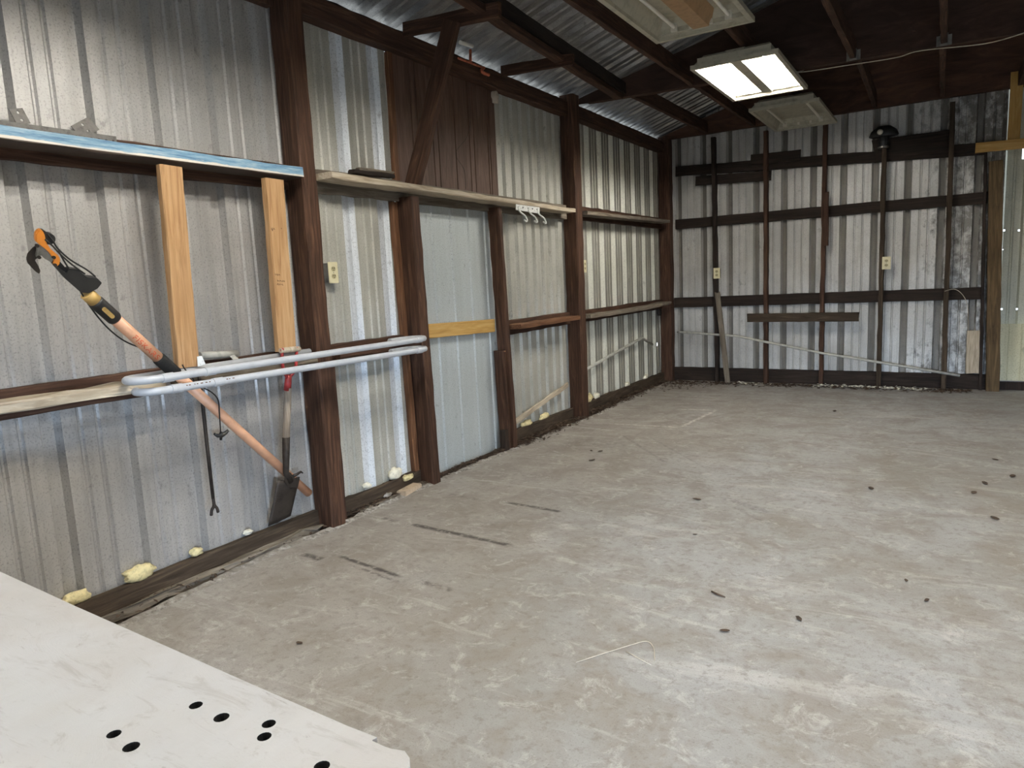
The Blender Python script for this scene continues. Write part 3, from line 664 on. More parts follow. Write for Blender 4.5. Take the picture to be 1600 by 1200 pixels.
plank('pale_board', (bx.x+.0, 8.60, BK(1522, 583, 8.6).z), (bx.x+.0, 8.60, BK(1522, 517, 8.6).z), .135, .02, (1, 0, 0), M['wood_pale'], 'pale board piece standing upright on the sill by the right hand post', 'board', ragged=.008)
# right hand post, yellow cross board and stud
a = BK(1551, 604, 8.57); a.z = -.01; b = BK(1556, 252, 8.57)
plank('timber_post', a, b, .115, .12, (1, 0, 0), M['wood_gold'], 'brown door post at the right end of the back wall, beside the cream panel', POST_CAT, jit=.0018)
a, b = BK(1534, 606, 8.62), BK(1545, 238, 8.62)
plank('narrow_board', V(a.x-.012, 8.595, 0), V(b.x-.026, 8.595, b.z), .028, .05, (1, 0, 0), M['wood_black'], 'narrow black board on the left side of the right hand post', 'board')  # narrow board in even black, filling the dark band beside the post
band_back('pine_cross_board', (1524, 224), (1660, 210), (1524, 239), (1660, 226), M['wood_yellow'], 'yellow pine board level across the top of the right hand post', y=8.49, cat='board', t=.03)
a, b = BK(1583, 226, 8.53), BK(1590, 112, 8.53)
plank('pine_upright', a, b, .10, .035, (1, 0, 0), M['wood_yellow'], 'upright yellow pine stud above the yellow cross board', 'stud')
a, b = BK(1563, 262, 8.535), BK(1575, 240, 8.535)
# dusty lamp holder on top of the fourth stud
c = BK(1381, 212, 8.54)
t = thing('lamp_holder', c, 'dusty black lamp holder hung with cobwebs on the fourth stud, back wall', 'lamp')
bm = bmesh.new()
for i, (r, z) in enumerate(((.02, .10), (.06, .095), (.12, .05), (.14, .0), (.13, -.01))):
    rr = [bm.verts.new((c.x+r*math.cos(2*math.pi*k/18), c.y+r*.55*math.sin(2*math.pi*k/18), c.z+z)) for k in range(18)]
    if i:
        for k in range(18): bm.faces.new((pv[k], pv[(k+1) % 18], rr[(k+1) % 18], rr[k]))
    else: bm.faces.new(rr)
    pv = rr
bm.faces.new(pv); obj('shade', bm, M['black'], t, smooth=True)
bm = bmesh.new(); add_tube(bm, [(c.x, c.y, c.z), (c.x, c.y, c.z-.06), (c.x, c.y, c.z-.11)], [.04, .05, .045], 14); obj('socket', bm, M['black'], t)
bm = bmesh.new(); add_tube(bm, [(c.x, c.y-.02, c.z-.112), (c.x, c.y-.02, c.z-.13)], .055, 16); obj('metal_cap', bm, M['steel'], t)
bm = bmesh.new(); bmesh.ops.create_uvsphere(bm, u_segments=12, v_segments=8, radius=.028, matrix=Matrix.Translation((c.x-.03, c.y-.08, c.z+.03))); obj('glass', bm, M['tube_off'], t, smooth=True)
bm = bmesh.new(); add_box(bm, (c.x-.02, c.y, c.z-.02), (c.x+.02, 8.62, c.z+.02)); obj('bracket', bm, M['black'], t)

# ------------------------------------------------------------------ outlets
def outlet(c, nrm, lab, r_=1.0):
    """surface outlet: box, cover plate, two receptacles with slots; nrm is the way it faces"""
    nrm = Vector(nrm); zu = V(0, 0, 1); sx = zu.cross(nrm)
    F = Matrix(((sx.x, nrm.x, 0, c.x), (sx.y, nrm.y, 0, c.y), (sx.z, nrm.z, 1, c.z), (0, 0, 0, 1)))
    t = thing('wall_outlet', c, lab, 'outlet')
    bm = bmesh.new(); add_box(bm, (-.034*r_, -.046, -.054*r_), (.034*r_, -.001, .054*r_)); obj('outlet_box', bm, M['steel'], t, F)
    bm = bmesh.new(); add_box(bm, (-.037*r_, 0, -.06*r_), (.037*r_, .006, .06*r_)); bmesh.ops.bevel(bm, geom=bm.edges[:], offset=.002, segments=2, affect='EDGES'); obj('cover_plate', bm, M['ivory'], t, F)
    for s in (-1, 1):
        bm = bmesh.new(); n = 16
        ro = [bm.verts.new((.016*r_*math.cos(2*math.pi*k/n), .006, s*.021*r_+.014*r_*math.sin(2*math.pi*k/n))) for k in range(n)]
        f = bm.faces.new(ro); rr = bmesh.ops.extrude_face_region(bm, geom=[f]); bmesh.ops.translate(bm, vec=(0, .003, 0), verts=[g for g in rr['geom'] if isinstance(g, bmesh.types.BMVert)])
        rc = obj('receptacle', bm, M['recept'], t, F)
        bm = bmesh.new()
        for dx in (-.006, .006): add_box(bm, (dx*r_-.002, .0088, s*.021*r_-.001), (dx*r_+.002, .0096, s*.021*r_+.009))
        add_tube(bm, [(0, .0088, s*.021*r_-.007), (0, .0096, s*.021*r_-.007)], .0028, 8)
        o = obj('slot', bm, M['dark']); o.parent = rc; o.matrix_basis = Matrix(); 
    bm = bmesh.new(); add_tube(bm, [(0, .005, 0), (0, .0075, 0)], .003, 8); obj('screw', bm, M['steel'], t, F)
c = WL(520, 426, .052); outlet(c, (1, 0, 0), 'ivory outlet beside the nearest post, on the left wall')
c = WL(913, 416, .052); outlet(c, (1, 0, 0), 'ivory outlet half hidden behind the tall middle post')
c = BK(1120, 427, 8.512); outlet(c, (0, -1, 0), 'ivory outlet on the first stud of the back wall', 1.05)
c = BK(1385, 411, 8.512); outlet(c, (0, -1, 0), 'ivory outlet on the fourth stud of the back wall', 1.1)

# ------------------------------------------------------------------ conduit loops on the shelf
def conduit(lab, zl, zr, xf, xb, yl, yr, back_to, r=.0168):
    """loop of conduit: front leg, a bend at each end, back leg; couplings where the bends are glued on"""
    R = (xf-xb)/2; xm = (xf+xb)/2
    def zz(y): return zl+(zr-zl)*(y-yl)/(yr-yl)
    pts = []
    for k in range(9):
        a = math.pi*(.5+k/8); y = yl-R*1.15*abs(math.sin(math.pi*k/8)); pts.append(V(xm-R*math.cos(math.pi*k/8), y, zz(yl)))
    left = pts
    front = [V(xf, yl+(yr-yl)*k/10, zz(yl+(yr-yl)*k/10)) for k in range(11)]
    right = [V(xm+R*math.cos(math.pi*k/8), yr+R*1.75*math.sin(math.pi*k/8), zz(yr)) for k in range(9)]
    t = thing('conduit_loop', V(xm, (yl+yr)/2, zz((yl+yr)/2)), lab, 'conduit')
    path = left[:-1] + front + right[1:] + [V(xb, yr-.10, zz(yr))]
    if back_to is not None: path = [V(xb, yl+back_to, zz(yl)+.008)] + path
    o = tube('pipe', path, r, M['pvc'], t, sides=14)
    for y in (yl+.02, yl+.22, yr-.02):
        bm = bmesh.new(); add_tube(bm, [(xf, y, zz(y)), (xf, y+.05, zz(y+.05))], r*1.16, 16); obj('coupling', bm, M['pvc'], t, smooth=False)
    return t, zz
t, zu = conduit('upper grey conduit loop with bent ends, across the nearest post', 1.008, 1.009, .300, .160, 1.675, 3.365, .95)
t2, zl = conduit('lower grey conduit loop with bent ends, under the upper one', .957, .944, .298, .158, 1.71, 3.37, .10)
bm = bmesh.new(); rr = random.Random(3); y = 1.76
while y < 2.02:                      # faint black print along the lower conduit
    w = rr.uniform(.004, .012); y += rr.uniform(.004, .02)
    bm2 = [(.298+.0170*math.cos(a), y+dy, zl(y)+.0170*math.sin(a)) for dy in (0, w) for a in (.35, .62)]
    vs = [bm.verts.new(p) for p in bm2]; bm.faces.new((vs[0], vs[1], vs[3], vs[2])); y += w
o = obj('printing', bm, M['pencil'], t2); o['label'] = 'faint black print on the conduit'
# the clip and the metal scrap lying behind the loop
t = thing('pipe_clamp', WL(345, 565, .08), 'grey conduit stub with clamp lying behind the pine stud', 'clamp')
tube('pipe', [WL(312, 556, .065), WL(370, 553, .065)], .018, M['pvc_dirty'], t)
a, b = WL(362, 556, .09), WL(374, 567, .13)
plank('strap', a, b, .03, .004, (0, 1, 0), M['pvc_dirty'], parent=t)
tag(slab('metal_scrap', [WL(308, 557, .19), WL(315, 556, .19), WL(321, 569, .20), WL(309, 573, .20)], (1, 0, .2), .003, M['galv_bright']), 'small bright scrap of bent metal beside the foot of the pine stud', 'scrap')

# ------------------------------------------------------------------ pole pruner
B = V(.034, 2.640, .215); Tp = V(.315, 1.305, 1.505)
ax = _n(Tp-B); vw = _n(CAM-(B+Tp)/2); e3 = _n(vw-ax*vw.dot(ax)); e2 = e3.cross(ax)     # e3 faces the room, e2 across the pole
def PR(u, v, off=0.0):
    r = ray(u, v); o = B+e3*off; return CAM+r*((o-CAM).dot(e3)/r.dot(e3))
def along(p): return B+ax*(p-B).dot(ax)
t = thing('pole_pruner', B, 'tan pole pruner with an orange cutting head, leaning across the conduit loops', 'pruner')
s_grip0, s_grip1 = along(PR(278, 583)), along(PR(253, 553))
s_lock0, s_lock1 = along(PR(189, 492)), along(PR(157, 463))
s_fer1 = along(PR(146, 450))
tube('pole', [B, s_grip0], [.0225, .0225], M['peach'], t, sides=20)
tube('upper_pole', [s_grip1-ax*.01, s_lock0+ax*.02], .0235, M['peach'], t, sides=20)
tube('foam_grip', [s_grip0, s_grip0+ax*.008, s_grip1-ax*.008, s_grip1], [.024, .028, .028, .0245], M['foam_grip'], t, sides=20)
lk = tube('lock_sleeve', [s_lock0, s_lock0+ax*.01, s_lock1-ax*.01, s_lock1], [.025, .0285, .0285, .026], M['black'], t, sides=20)
bt = (s_lock0+s_lock1)/2+e3*.0275
bm = bmesh.new(); add_tube(bm, [bt-ax*.022-e3*.004, bt-ax*.022+e3*.002], .008, 12); add_tube(bm, [bt+ax*.022-e3*.004, bt+ax*.022+e3*.002], .008, 12)
F = Matrix(((e2.x, ax.x, e3.x, bt.x), (e2.y, ax.y, e3.y, bt.y), (e2.z, ax.z, e3.z, bt.z), (0, 0, 0, 1)))
add_box(bm, (-.008, -.022, -.004), (.008, .022, .002), F); o = obj('release_button', bm, M['ochre']); o.parent = lk; o.matrix_parent_inverse = lk.matrix_world.inverted() if False else Matrix.Translation(B)
o.matrix_parent_inverse = Matrix()  # child of a child: keep world placement
o.location = -(lk.location+t.location)
tube('ferrule', [s_lock1, s_fer1], .026, M['ochre'], t, sides=20)
def head(name, px, th, mat, off=0, bev=.002, parent=None):
    return slab(name, [PR(u, v, off) for u, v in px], e3, th, mat, parent or t, bev)
head('bracket', [(136, 456), (124, 455), (100, 434), (77, 407), (92, 418), (101, 424), (105, 418), (120, 420), (133, 431), (150, 433), (157, 440), (150, 449)], .034, M['black'])
head('cutting_arm', [(84, 416), (122, 452), (128, 447), (93, 408), (80, 402)], .014, M['black'])
head('side_plate', [(56, 381), (62, 382), (75, 393), (83, 405), (80, 410), (68, 403), (64, 398), (59, 403), (55, 400), (57, 390)], .010, M['steel'], .010)
hk = head('hook_blade', [(56, 384), (52, 386), (43, 396), (41, 404), (43, 411), (54, 423), (61, 428), (63, 423), (59, 414), (54, 406), (58, 403), (62, 402), (58, 392)], .009, M['dark_steel'])
head('head_cover', [(60, 357), (64, 358), (68, 364), (71, 378), (78, 388), (91, 399), (93, 405), (91, 413), (86, 416), (81, 413), (83, 405), (75, 393), (67, 386), (60, 381), (54, 376), (54, 364)], .022, M['orange'], .006, .003)
for (u, v) in ((58, 384), (61, 402), (84, 402), (86, 414)):
    c = PR(u, v, .017); tube('bolt', [c-e3*.006, c+e3*.004], .006, M['dark_steel'], t, sides=10, smooth=False)
c = PR(75, 372); tube('pulley', [c-e3*.010, c+e3*.012], .020, M['black'], t, sides=18, smooth=False)
c = PR(66, 362); tube('pulley_pin', [c-e3*.012, c+e3*.013], .008, M['dark_steel'], t, sides=12, smooth=False)
def rope(name, px, r=.0032, offs=0.016):
    return tube(name, spline([PR(u, v, offs) for u, v in px], 5), r, M['black'], t, sides=7)
rope('rope', [(74, 366), (83, 377), (91, 389), (110, 406), (135, 421), (149, 432)])
rope('rope', [(70, 374), (82, 384), (93, 396), (112, 413), (133, 428)])
rope('rope', [(91, 391), (99, 406), (107, 419)])
rope('rope', [(126, 456), (136, 472), (152, 494), (170, 514), (190, 530), (208, 539), (227, 545)], .0032, .0)
rope('rope', [(285, 570), (289, 577), (302, 592), (303, 604)], .0032, -.02)
rope('rope', [(318, 606), (332, 614), (341, 626), (343, 650), (345, 678)], .0032, .026)
c = PR(346, 680, .026)
bm = bmesh.new(); add_tube(bm, [PR(335, 678, .026), PR(340, 681, .026), PR(347, 680, .026), PR(353, 676, .026), PR(357, 672, .026)], [.006, .009, .011, .009, .006], 10)
add_tube(bm, [PR(346, 676, .026), PR(345, 687, .026)], [.009, .006], 8); obj('pull_handle', bm, M['black'], t, smooth=True)
# lettering printed round the upper pole
cu = bpy.data.curves.new('lettering', 'FONT'); cu.body = 'FISKARS'; cu.size = .031; cu.space_character = 1.12
cu.extrude = 0; to = bpy.data.objects.new('lettering_curve', cu); C.objects.link(to)
dg = bpy.context.evaluated_depsgraph_get(); me = bpy.data.meshes.new_from_object(to.evaluated_get(dg)); bpy.data.objects.remove(to)
bm = bmesh.new(); bm.from_mesh(me); bmesh.ops.subdivide_edges(bm, edges=bm.edges[:], cuts=2)
st = along(PR(211, 517)); rr = .0237
wx = max(v.co.x for v in bm.verts); L = (along(PR(247, 554))-st).length
for v in bm.verts:
    a = (v.co.y-.011)/rr; s_ = v.co.x/wx*L
    v.co = st-ax*s_+(e3*math.cos(a)-e2*math.sin(a))*rr
bpy.data.meshes.remove(me)
o = obj('lettering', bm, M['logo'], t); o['label'] = 'orange red lettering on the pole'

# ------------------------------------------------------------------ spade hung by its handle
t = thing('spade', WL(445, 800, .06), 'old spade with red D handle hanging beside the nearest post', 'spade')
x0 = .20
g0, g1 = WL(438, 548, .195), WL(468, 545, .195)
tube('grip', [g0, g0+(g1-g0)*.3, g0+(g1-g0)*.7, g1], [.013, .015, .015, .013], M['wood_pale'], t, sides=12)
j = WL(450, 592, .175); j2 = WL(449, 610, .165)
for (u, v) in ((441, 552), (463, 550)):
    tube('handle_fork', spline([WL(u, v-7, .195), WL(u, v+10, .195), WL(u+(2 if u < 450 else -2), 578, .19), j]), .0085, M['red'], t, sides=10)
    c = WL(u, v-5, .197); bm = bmesh.new(); bmesh.ops.create_uvsphere(bm, u_segments=10, v_segments=7, radius=.012, matrix=Matrix.Translation(c)); obj('rivet_end', bm, M['red'], t, smooth=True)
tube('collar', [WL(451, 586, .178), j2], [.016, .0195], M['red'], t, sides=14)
a, b = WL(450, 606, .168), WL(447, 686, .146)
tube('shaft', [a, b], .0185, M['shaft'], t, sides=16)
tube('socket', [WL(447, 683, .147), WL(447, 715, .137), WL(447, 738, .131), WL(453, 752, .120)], [.020, .018, .015, .020], M['dark_steel'], t, sides=14)
# pressed blade: thin, dished, with turned foot rests
bm = bmesh.new(); TLb, TRb, BLb, BRb = WL(433, 751, .112), WL(468, 745, .112), WL(417, 822, .062), WL(452, 806, .062)
gr = []
for i in range(9):
    row = []
    for k in range(9):
        s_, q_ = k/8, i/8; p = (TLb*(1-s_)+TRb*s_)*(1-q_)+(BLb*(1-s_)+BRb*s_)*q_
        d = -.012*(2*s_-1)**2*(1-q_*.7)+.014*max(0, 1-abs(2*s_-1)*3)*max(0, 1-q_*2.2)
        row.append(bm.verts.new(p+V(d+.012, 0, .006*noise.noise(V(s_*4, q_*4, 0)) if i in (0, 8) else 0)))
    gr.append(row)
for i in range(8):
    for k in range(8): bm.faces.new((gr[i][k], gr[i][k+1], gr[i+1][k+1], gr[i+1][k]))
r = bmesh.ops.extrude_face_region(bm, geom=bm.faces[:]); bmesh.ops.translate(bm, vec=(.003, 0, 0), verts=[g for g in r['geom'] if isinstance(g, bmesh.types.BMVert)])
obj('blade', bm, M['dark_steel'], t, smooth=True)
tube('foot_rest', [WL(458, 744, .122), WL(464, 741, .12), WL(470, 737, .118), WL(473, 739, .115)], [.010, .008, .006, .004], M['dark_steel'], t, sides=8)
slab('neck', [WL(447, 738, .130), WL(453, 738, .130), WL(460, 747, .126), WL(468, 748, .124), WL(465, 762, .120), WL(450, 762, .120), WL(444, 752, .126)], (1, 0, .2), .008, M['dark_steel'], t, .002)

# ------------------------------------------------------------------ forked rod
t = thing('forked_rod', WL(316, 590, .20), 'thin black rusty rod with a forked end hanging under the conduits', 'rod')
tube('rod', [WL(311, 584, .160), WL(312, 592, .160), WL(316, 625, .160), WL(324, 700, .165), WL(333, 779, .172)], [.0075, .008, .0085, .0085, .0075], M['dark_steel'], t, sides=9)
tube('tine', spline([WL(333, 778, .172), WL(335, 789, .175), WL(339, 794, .175), WL(341, 801, .175)]), [.007]*24+[.004], M['dark_steel'], t, sides=8)
tube('tine', spline([WL(333, 778, .172), WL(334, 790, .170), WL(331, 797, .170), WL(330, 806, .170)]), [.007]*24+[.004], M['dark_steel'], t, sides=8)

# ------------------------------------------------------------------ small things along the left wall
# perforated strap on the blue shelf with two stubs
def strap(name, a, b, w, nrm, nh, parent, th=.003):
    """perforated flat strap from a to b with round holes"""
    a, b = Vector(a), Vector(b); L = (b-a).length; z = _n(b-a); y = Vector(nrm).normalized(); y = _n(y-z*y.dot(z)); x = y.cross(z)
    bm = bmesh.new(); n = nh; cell = L/n; hr = min(w*.16, cell*.2)
    for i in range(n):
        c = a+z*(cell*(i+.5)); K = 8
        sq = []
        for k in range(K):
            an = 2*math.pi*k/K; dx, dz = math.cos(an), math.sin(an); m_ = max(abs(dx), abs(dz))
            sq.append((x*(dx/m_*w/2)+z*(dz/m_*cell/2), x*dx*hr+z*dz*hr))
        out = [bm.verts.new(c+s[0]) for s in sq]; inn = [bm.verts.new(c+s[1]) for s in sq]
        for k in range(K): bm.faces.new((out[k], out[(k+1) % K], inn[(k+1) % K], inn[k]))
    bmesh.ops.remove_doubles(bm, verts=bm.verts, dist=1e-5)
    r = bmesh.ops.extrude_face_region(bm, geom=bm.faces[:]); bmesh.ops.translate(bm, vec=y*th, verts=[g for g in r['geom'] if isinstance(g, bmesh.types.BMVert)])
    return obj(name, bm, M['strap'], parent)
t = thing('perforated_strap', WL(60, 205, .047), 'perforated grey metal strap with two upright ends, on the blue shelf', 'strap')
strap('strap', WL(-5, 197, .05), WL(182, 222, .05), .045, (1, 0, 0), 15, t)
strap('upright_end', WL(37, 194, .045), WL(24, 170, .03), .05, (1, 0, .1), 2, t)
strap('upright_end', WL(142, 210, .045), WL(124, 190, .03), .09, (1, 0, .1), 2, t)
# white hook rail on the pale shelf
x = .1955
t = thing('hook_rail', WL(825, 328, x), 'white metal rail with three hooks on the long pale shelf', 'hook rail')
pl_ = slab('rail_plate', [WL(806, 319, x), WL(843, 324, x), WL(843, 334, x), WL(806, 328, x)], (1, 0, 0), .004, M['white_metal'], t, .001)
for u in (810, 817, 825, 832, 839):
    c = WL(u, 325.5+(u-825)*.13, x+.002); tube('screw', [c, c+V(.002, 0, 0)], .006, M['dark_steel'], t, sides=8, smooth=False)
for u in (810, 826, 840):
    a = WL(u, 329+(u-825)*.13, x+.004)
    tube('hook', spline([a+V(0, 0, .02), a, a+V(.012, .015, -.025), a+V(.028, .05, -.05), a+V(.045, .05, -.085), a+V(.055, .015, -.098), a+V(.06, -.02, -.085)]), .0065, M['white_metal'], t, sides=8)
# dark slats on the pale shelf
a, b = WL(548, 268, .10), WL(612, 276, .12)
plank('dark_slat', a, b, .022, .05, (0, 0, 1), M['wood_black'], 'dark slat lying on the pale shelf left of the siding panel', 'slat', ragged=.01)
plank('grey_slat', a+V(.0, .06, .022), b+V(.0, .01, .022), .016, .03, (0, 0, 1), M['wood_grey'], 'grey slat lying on top of the dark slat on the pale shelf', 'slat', ragged=.01)
# orange bracket under the header
t = thing('orange_bracket', WL(750, 105, .10), 'orange rusty bracket arm under the eave above the siding panel', 'bracket')
a = WL(716, 91, .115); b = WL(756, 106, .115)
tube('arm', [a, b], .008, M['rust_orange'], t, sides=8)
tube('hanger', [WL(735, 78, .10), WL(735, 97, .112)], .010, M['rust_orange'], t, sides=8)
tube('hook_end', spline([b, WL(752, 110, .118), WL(756, 114, .12), WL(764, 117, .13)]), .012, M['rust_orange'], t, sides=8)
tag(tube('white_rod', [WL(719, 66, .10), WL(738, 72, .10)], .014, M['tube_off'], sides=10), 'short bright white rod under the roof beside the knee brace head', 'rod')
# a wad of cobweb or wool at the top corner of the panel
def blob(name, c, size, mat, lab, cat, group=None, seed=0, sub=3, amp=.45):
    bm = bmesh.new(); bmesh.ops.create_icosphere(bm, subdivisions=sub, radius=1)
    for v in bm.verts:
        k = 1+amp*noise.noise(v.co*1.6+V(seed*7, 0, 0))+amp*.5*noise.noise(v.co*4+V(0, seed*5, 0)); v.co = V(v.co.x*size[0], v.co.y*size[1], v.co.z*size[2])*k
    zmin = min(v.co.z for v in bm.verts)
    for v in bm.verts: v.co.z = max(v.co.z, zmin*.6)
    return tag(obj(name, bm, mat, None, Matrix.Translation(c), smooth=True), lab, cat, group)
blob('wool_wad', WL(773, 153, .03), (.03, .035, .05), M['cable'], 'pale wad stuck under the header at the corner of the siding panel', 'wad', seed=3)
# foam lumps squeezed out along the sole plate
for i, (u, v, sz, mt, lab) in enumerate(((218, 893, (.03, .07, .035), 'foam', 'large yellow foam lump on the sole plate under the left sheet'), (117, 934, (.03, .06, .03), 'foam', 'yellow foam lump on the sole plate next to the white bench'),
        (306, 861, (.02, .035, .02), 'foam', 'small yellow foam lump on the sole plate, middle of the left bay'), (387, 829, (.016, .025, .015), 'foam_white', 'tiny white foam lump on the sole plate near the spade'),
        (617, 736, (.03, .055, .04), 'foam_white', 'white foam lump on the sole plate before the door post'), (573, 757, (.02, .03, .02), 'foam_white', 'small white foam lump on the sole plate, far side of the nearest post'),
        (822, 655, (.016, .10, .03), 'foam', 'yellow foam bead on the sole plate left of the middle post, lower end'), (850, 642, (.016, .09, .03), 'foam', 'yellow foam bead on the sole plate left of the middle post, upper end'), (920, 622, (.02, .08, .05), 'foam', 'yellow foam lump on the sole plate right of the middle post'),
        (932, 616, (.02, .07, .04), 'foam_white', 'pale foam lump on the sole plate, second right of the middle post'), (980, 596, (.018, .06, .03), 'foam_white', 'small pale foam lump on the sole plate halfway to the corner'), (1009, 584, (.018, .07, .035), 'foam_white', 'pale foam lump on the sole plate closest to the corner'))):
    c = WL(u, v, .02); c.z = max(.1, min(c.z, .118))+sz[2]*.25; blob('foam_lump', c, sz, M[mt], lab, 'foam', seed=i+1)
blob('foam_lump', WL(637, 746, .06)+V(0, 0, .0), (.025, .05, .022), M['foam'], 'bright yellow foam lump below the white one, by the door post', 'foam', seed=21)
bm = bmesh.new(); add_box(bm, (-.035, -.10, -.02), (.035, .10, .02)); bmesh.ops.bevel(bm, geom=bm.edges[:], offset=.004, segments=2, affect='EDGES')
c = FZ(622, 763, .02)
tag(obj('brick_piece', bm, M['block'], None, Matrix.Translation((.085, c.y+.02, .012)) @ Matrix.Rotation(.12, 4, 'Z')), 'tan brick piece lying in the gap before the door post', 'brick')
blob('stone', FZ(603, 774, .02), (.03, .035, .022), M['edge'], 'grey stone in the gap left of the tan brick piece', 'stone', seed=30)
# pale sticks leaning against the sheets
plank('leaning_stick', WL(791, 669, .062), WL(887, 601, .062), .045, .018, (0, 0, 1), M['wood_pale'], 'pale flat stick leaning from the brown stud to the middle post', 'stick')
p = [WL(913, 579, .05), WL(960, 552, .045), WL(1003, 528, .045)]
tag(tube('leaning_conduit', p+[WL(1019, 538, .045)], .016, M['pvc_dirty'], sides=8), 'thin pale bent conduit rising towards the corner on the left wall', 'conduit')
tag(tube('corner_wire', [WL(1030, 482, .03), WL(1032, 530, .02), WL(1032, 578, .02)], .006, M['pvc_dirty'], sides=6), 'thin pale wire hanging beside the corner post', 'wire')
blob('wire_nut', WL(1030, 488, .03), (.025, .04, .06), M['dark_steel'], 'small dark junction lump under the shelf at the corner post', 'junction', seed=8)
tag(tube('loose_wire', spline([WL(782, 580, .05), WL(786, 589, .06), WL(785, 598, .07), WL(781, 600, .06)]), .002, M['dark_steel'], sides=5), 'thin dark wire loop sticking out beside the leaning brown stud', 'wire')
tag(tube('hanging_wire', spline([BK(1476, 455, 8.508), BK(1492, 452, 8.49), BK(1505, 462, 8.48), BK(1512, 480, 8.50), BK(1513, 517, 8.57)]), .003, M['cable'], sides=5), 'thin wire drooping from the fifth stud to the pale upright board', 'wire')
tag(tube('cobweb_strand', spline([WL(735, 190, .03), WL(729, 215, .035), WL(712, 240, .04), WL(725, 265, .03), WL(728, 295, .035)]), .0014, M['dark'], sides=4), 'thin dark root strand trailing down the siding panel', 'strand')

# ------------------------------------------------------------------ white bench in the foreground
BZ = .87
def FB(u, v): return FZ(u, v, BZ)
y_f = (FB(0, 893).y+FB(585, 1151).y)/2
t = thing('workbench', (1.3, .05, 0), 'white topped workbench with drilled holes and a chipped corner, bottom left', 'workbench')
out = [V(.16, y_f+.01, BZ), V(.8, y_f+.008, BZ), FB(0, 893), FB(120, 948), FB(240, 1001), FB(400, 1072), FB(545, 1135), FB(566, 1143), FB(589, 1152), FB(581, 1157), FB(600, 1166), FB(612, 1170), FB(632, 1173), FB(640, 1184), FB(640, 1198), V(FB(640, 1198).x+.01, -.30, BZ), V(.16, -.32, BZ)]
bm = bmesh.new(); eds = []; holes_ = []
def loop(ps):
    vs = [bm.verts.new(p) for p in ps]; return [bm.edges.new((vs[i], vs[(i+1) % len(vs)])) for i in range(len(vs))]
eds += loop(out)
for (u, v, r) in ((306, 1102, .0075), (346, 1121, .0085), (420, 1131, .0075), (413, 1151, .0075), (205, 1167, .0085), (178, 1147, .0075), (503, 1197, .008)):
    c = FB(u, v); holes_.append(c); eds += loop([c+V(r*math.cos(-2*math.pi*k/14), r*math.sin(-2*math.pi*k/14), 0) for k in range(14)])
bmesh.ops.triangle_fill(bm, use_beauty=True, use_dissolve=False, edges=eds)
r = bmesh.ops.extrude_face_region(bm, geom=bm.faces[:]); bmesh.ops.translate(bm, vec=(0, 0, -.028), verts=[g for g in r['geom'] if isinstance(g, bmesh.types.BMVert)])
bm.normal_update()
for f in bm.faces:                   # walls of the drilled holes are near black
    m_ = f.calc_center_median()
    if abs(f.normal.z) < .5 and min((V(m_.x, m_.y, 0)-V(h_.x, h_.y, 0)).length for h_ in holes_) < .0095: f.material_index = 1
obj('bench_top', bm, [M['bench'], M['dark']], t)
bm = bmesh.new(); add_box(bm, (.2, -.27, .30), (FB(581, 1157).x-.06, y_f-.08, .318)); obj('lower_shelf', bm, M['wood_black'], t)
bm = bmesh.new(); add_box(bm, (.25, y_f-.07, BZ-.16), (2.45, y_f-.035, BZ-.061)); add_box(bm, (.25, -.26, BZ-.16), (2.45, -.225, BZ-.061)); obj('apron', bm, M['wood_dark'], t)
box('light_block_panel', (.25, y_f-.06, .06), (2.43, y_f-.048, BZ-.17), M['wood_black'], t)  # unseen panel added to keep low daylight off the left wall
for lx in (.30, 2.36):
    for ly in (-.21, y_f-.115): box('leg', (lx, ly, 0), (lx+.075, ly+.04+.03, BZ-.061), M['wood_dark'], t)

# ------------------------------------------------------------------ litter
bm = bmesh.new(); rr = random.Random(11)
def flake(bm, c, s, rr):
    a = rr.uniform(0, 6.28); d = V(math.cos(a), math.sin(a), rr.uniform(-.3, .3)); e = V(-d.y, d.x, rr.uniform(-.3, .3))
    k = rr.uniform(.15, .5); ps = [c-d*s, c+e*s*k+V(0, 0, s*.2), c+d*s, c-e*s*k]
    vs = [bm.verts.new(p) for p in ps]; ws = [bm.verts.new(p+V(0, 0, .0015)) for p in ps]
    bm.faces.new(vs); bm.faces.new(ws)
    for i in range(4): bm.faces.new((vs[i], vs[(i+1) % 4], ws[(i+1) % 4], ws[i]))
for i in range(3600):
    y = rr.choice((rr.uniform(2.9, 8.4), rr.uniform(3.7, 6.3), rr.uniform(4.8, 8.4), rr.uniform(1.0, 8.4)))
    ed = ex[min(240, max(0, int((y-Y0)/(8.5-Y0)*240)))].x
    if y > 6.3: ed += .05
    flake(bm, V(min(rr.uniform(.045, ed+.03), .045+abs(rr.gauss(0, .05))), y, rr.uniform(.002, .022)) if y < 4.7 else V(.045+abs(rr.gauss(0, .06)), y, rr.uniform(.006, .03)), rr.uniform(.006, .026), rr)
tag(obj('leaf_litter', bm, M['leaf']), 'dry leaf litter along the foot of the left wall', 'litter', kind='stuff')
bm = bmesh.new()
for i in range(900):
    x = rr.uniform(.15, 3.3); flake(bm, V(x, 8.52-abs(rr.gauss(0, .10)), rr.uniform(.003, .012)), rr.uniform(.008, .035), rr)
for i in range(260): flake(bm, V(.14+abs(rr.gauss(0, .25)), 8.35-abs(rr.gauss(0, .2)), .004), rr.uniform(.006, .02), rr)
tag(obj('leaf_litter', bm, M['leaf']), 'dark litter along the foot of the back wall', 'litter', kind='stuff')
bm = bmesh.new()
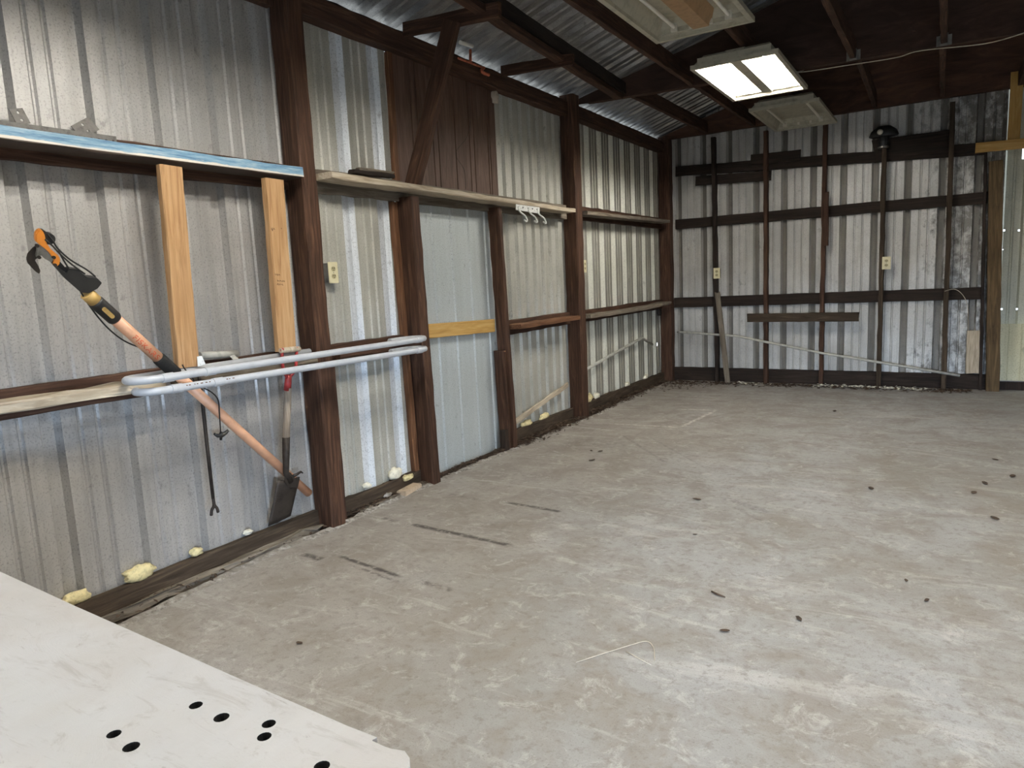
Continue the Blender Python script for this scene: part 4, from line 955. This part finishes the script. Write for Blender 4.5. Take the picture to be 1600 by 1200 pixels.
for (u, v, n, sp) in ((1330, 594, 40, .13), (1365, 600, 40, .12), (1395, 598, 30, .10), (1432, 600, 30, .08), (1190, 591, 24, .12), (1300, 594, 25, .08)):
    c = FZ(u, v); 
    for i in range(n): flake(bm, V(c.x+rr.gauss(0, sp), min(8.50, 8.42+rr.gauss(0, .03)), rr.uniform(.006, .03)), rr.uniform(.010, .026), rr)
tag(obj('paint_flakes', bm, M['foam_white']), 'white flakes and crumbs at the foot of the back wall', 'litter', kind='stuff')
def leaf(u, v, s, lab, group=None):
    c = FZ(u, v); bm = bmesh.new(); rr = random.Random(int(u*7+v)); a = rr.uniform(0, 3.14); n = 10
    up = []; dn = []
    for k in range(n):
        q = 2*math.pi*k/n; x = s*math.cos(q)*(1+.3*rr.random()); y = s*.42*math.sin(q)*(1+.5*rr.random()); z = .002+s*.35*abs(y)/s+.15*s*abs(math.cos(q))**3
        p = V(c.x+x*math.cos(a)-y*math.sin(a), c.y+x*math.sin(a)+y*math.cos(a), z); dn.append(bm.verts.new(p)); up.append(bm.verts.new(p+V(0, 0, .0015)))
    bm.faces.new(up); bm.faces.new(dn)
    for k in range(n): bm.faces.new((dn[k], dn[(k+1) % n], up[(k+1) % n], up[k]))
    return tag(recentre(obj('dry_leaf', bm, M['leaf'])), lab, 'leaf', group)
for (u, v, s, lab) in ((938, 706, .022, 'right one of three dry leaves near the middle post foot'), (924, 705, .018, 'left one of three dry leaves near the middle post foot'), (925, 720, .024, 'front one of three dry leaves near the middle post foot'),
        (1089, 781, .022, 'dry leaf on the floor in front of the dark star shaped stain'), (1361, 764, .024, 'dry leaf on the open floor below the fourth stud'), (1522, 771, .026, 'curled dry leaf at the right, front one of the pair'), (1539, 756, .026, 'curled dry leaf at the right, rear one of the pair'),
        (1582, 745, .028, 'dry leaf closest to the right edge of the picture'), (1555, 811, .024, 'dry leaf on the floor at right, nearest of the right hand ones'), (1248, 968, .018, 'small dry leaf in the middle foreground'), (1416, 908, .012, 'dry crumb left of a larger one, right foreground'), (1448, 939, .014, 'dry crumb, right foreground, nearer one'),
        (1133, 987, .016, 'small dry crumb left in the foreground near the twig'), (468, 1006, .014, 'dark dry leaf on the floor beyond the white bench'), (1304, 643, .03, 'dry leaf far back on the floor'), (1555, 719, .018, 'small dry leaf far right, beyond the pair'), (1086, 836, .010, 'small crumb left of the faint grey streaks')):
    leaf(u, v, s, lab)
tag(tube('twig', [FZ(1112, 924, .005), FZ(1122, 929, .006), FZ(1133, 933, .005)], [.004, .005, .003], M['leaf'], sides=6), 'short dark twig on the floor in the foreground', 'twig')
tag(tube('straw', spline([FZ(900, 1035, .003), FZ(940, 1022, .004), FZ(985, 1008, .003), FZ(1010, 1002, .003), FZ(1021, 1012, .003), FZ(1023, 1032, .003)]), .0016, M['cable'], sides=5), 'thin pale curved straw on the floor in the foreground', 'straw')
tag(tube('straw', [FZ(978, 1018, .003), FZ(1017, 1039, .003)], .0016, M['cable'], sides=5), 'short straight pale straw inside the curved one', 'straw')
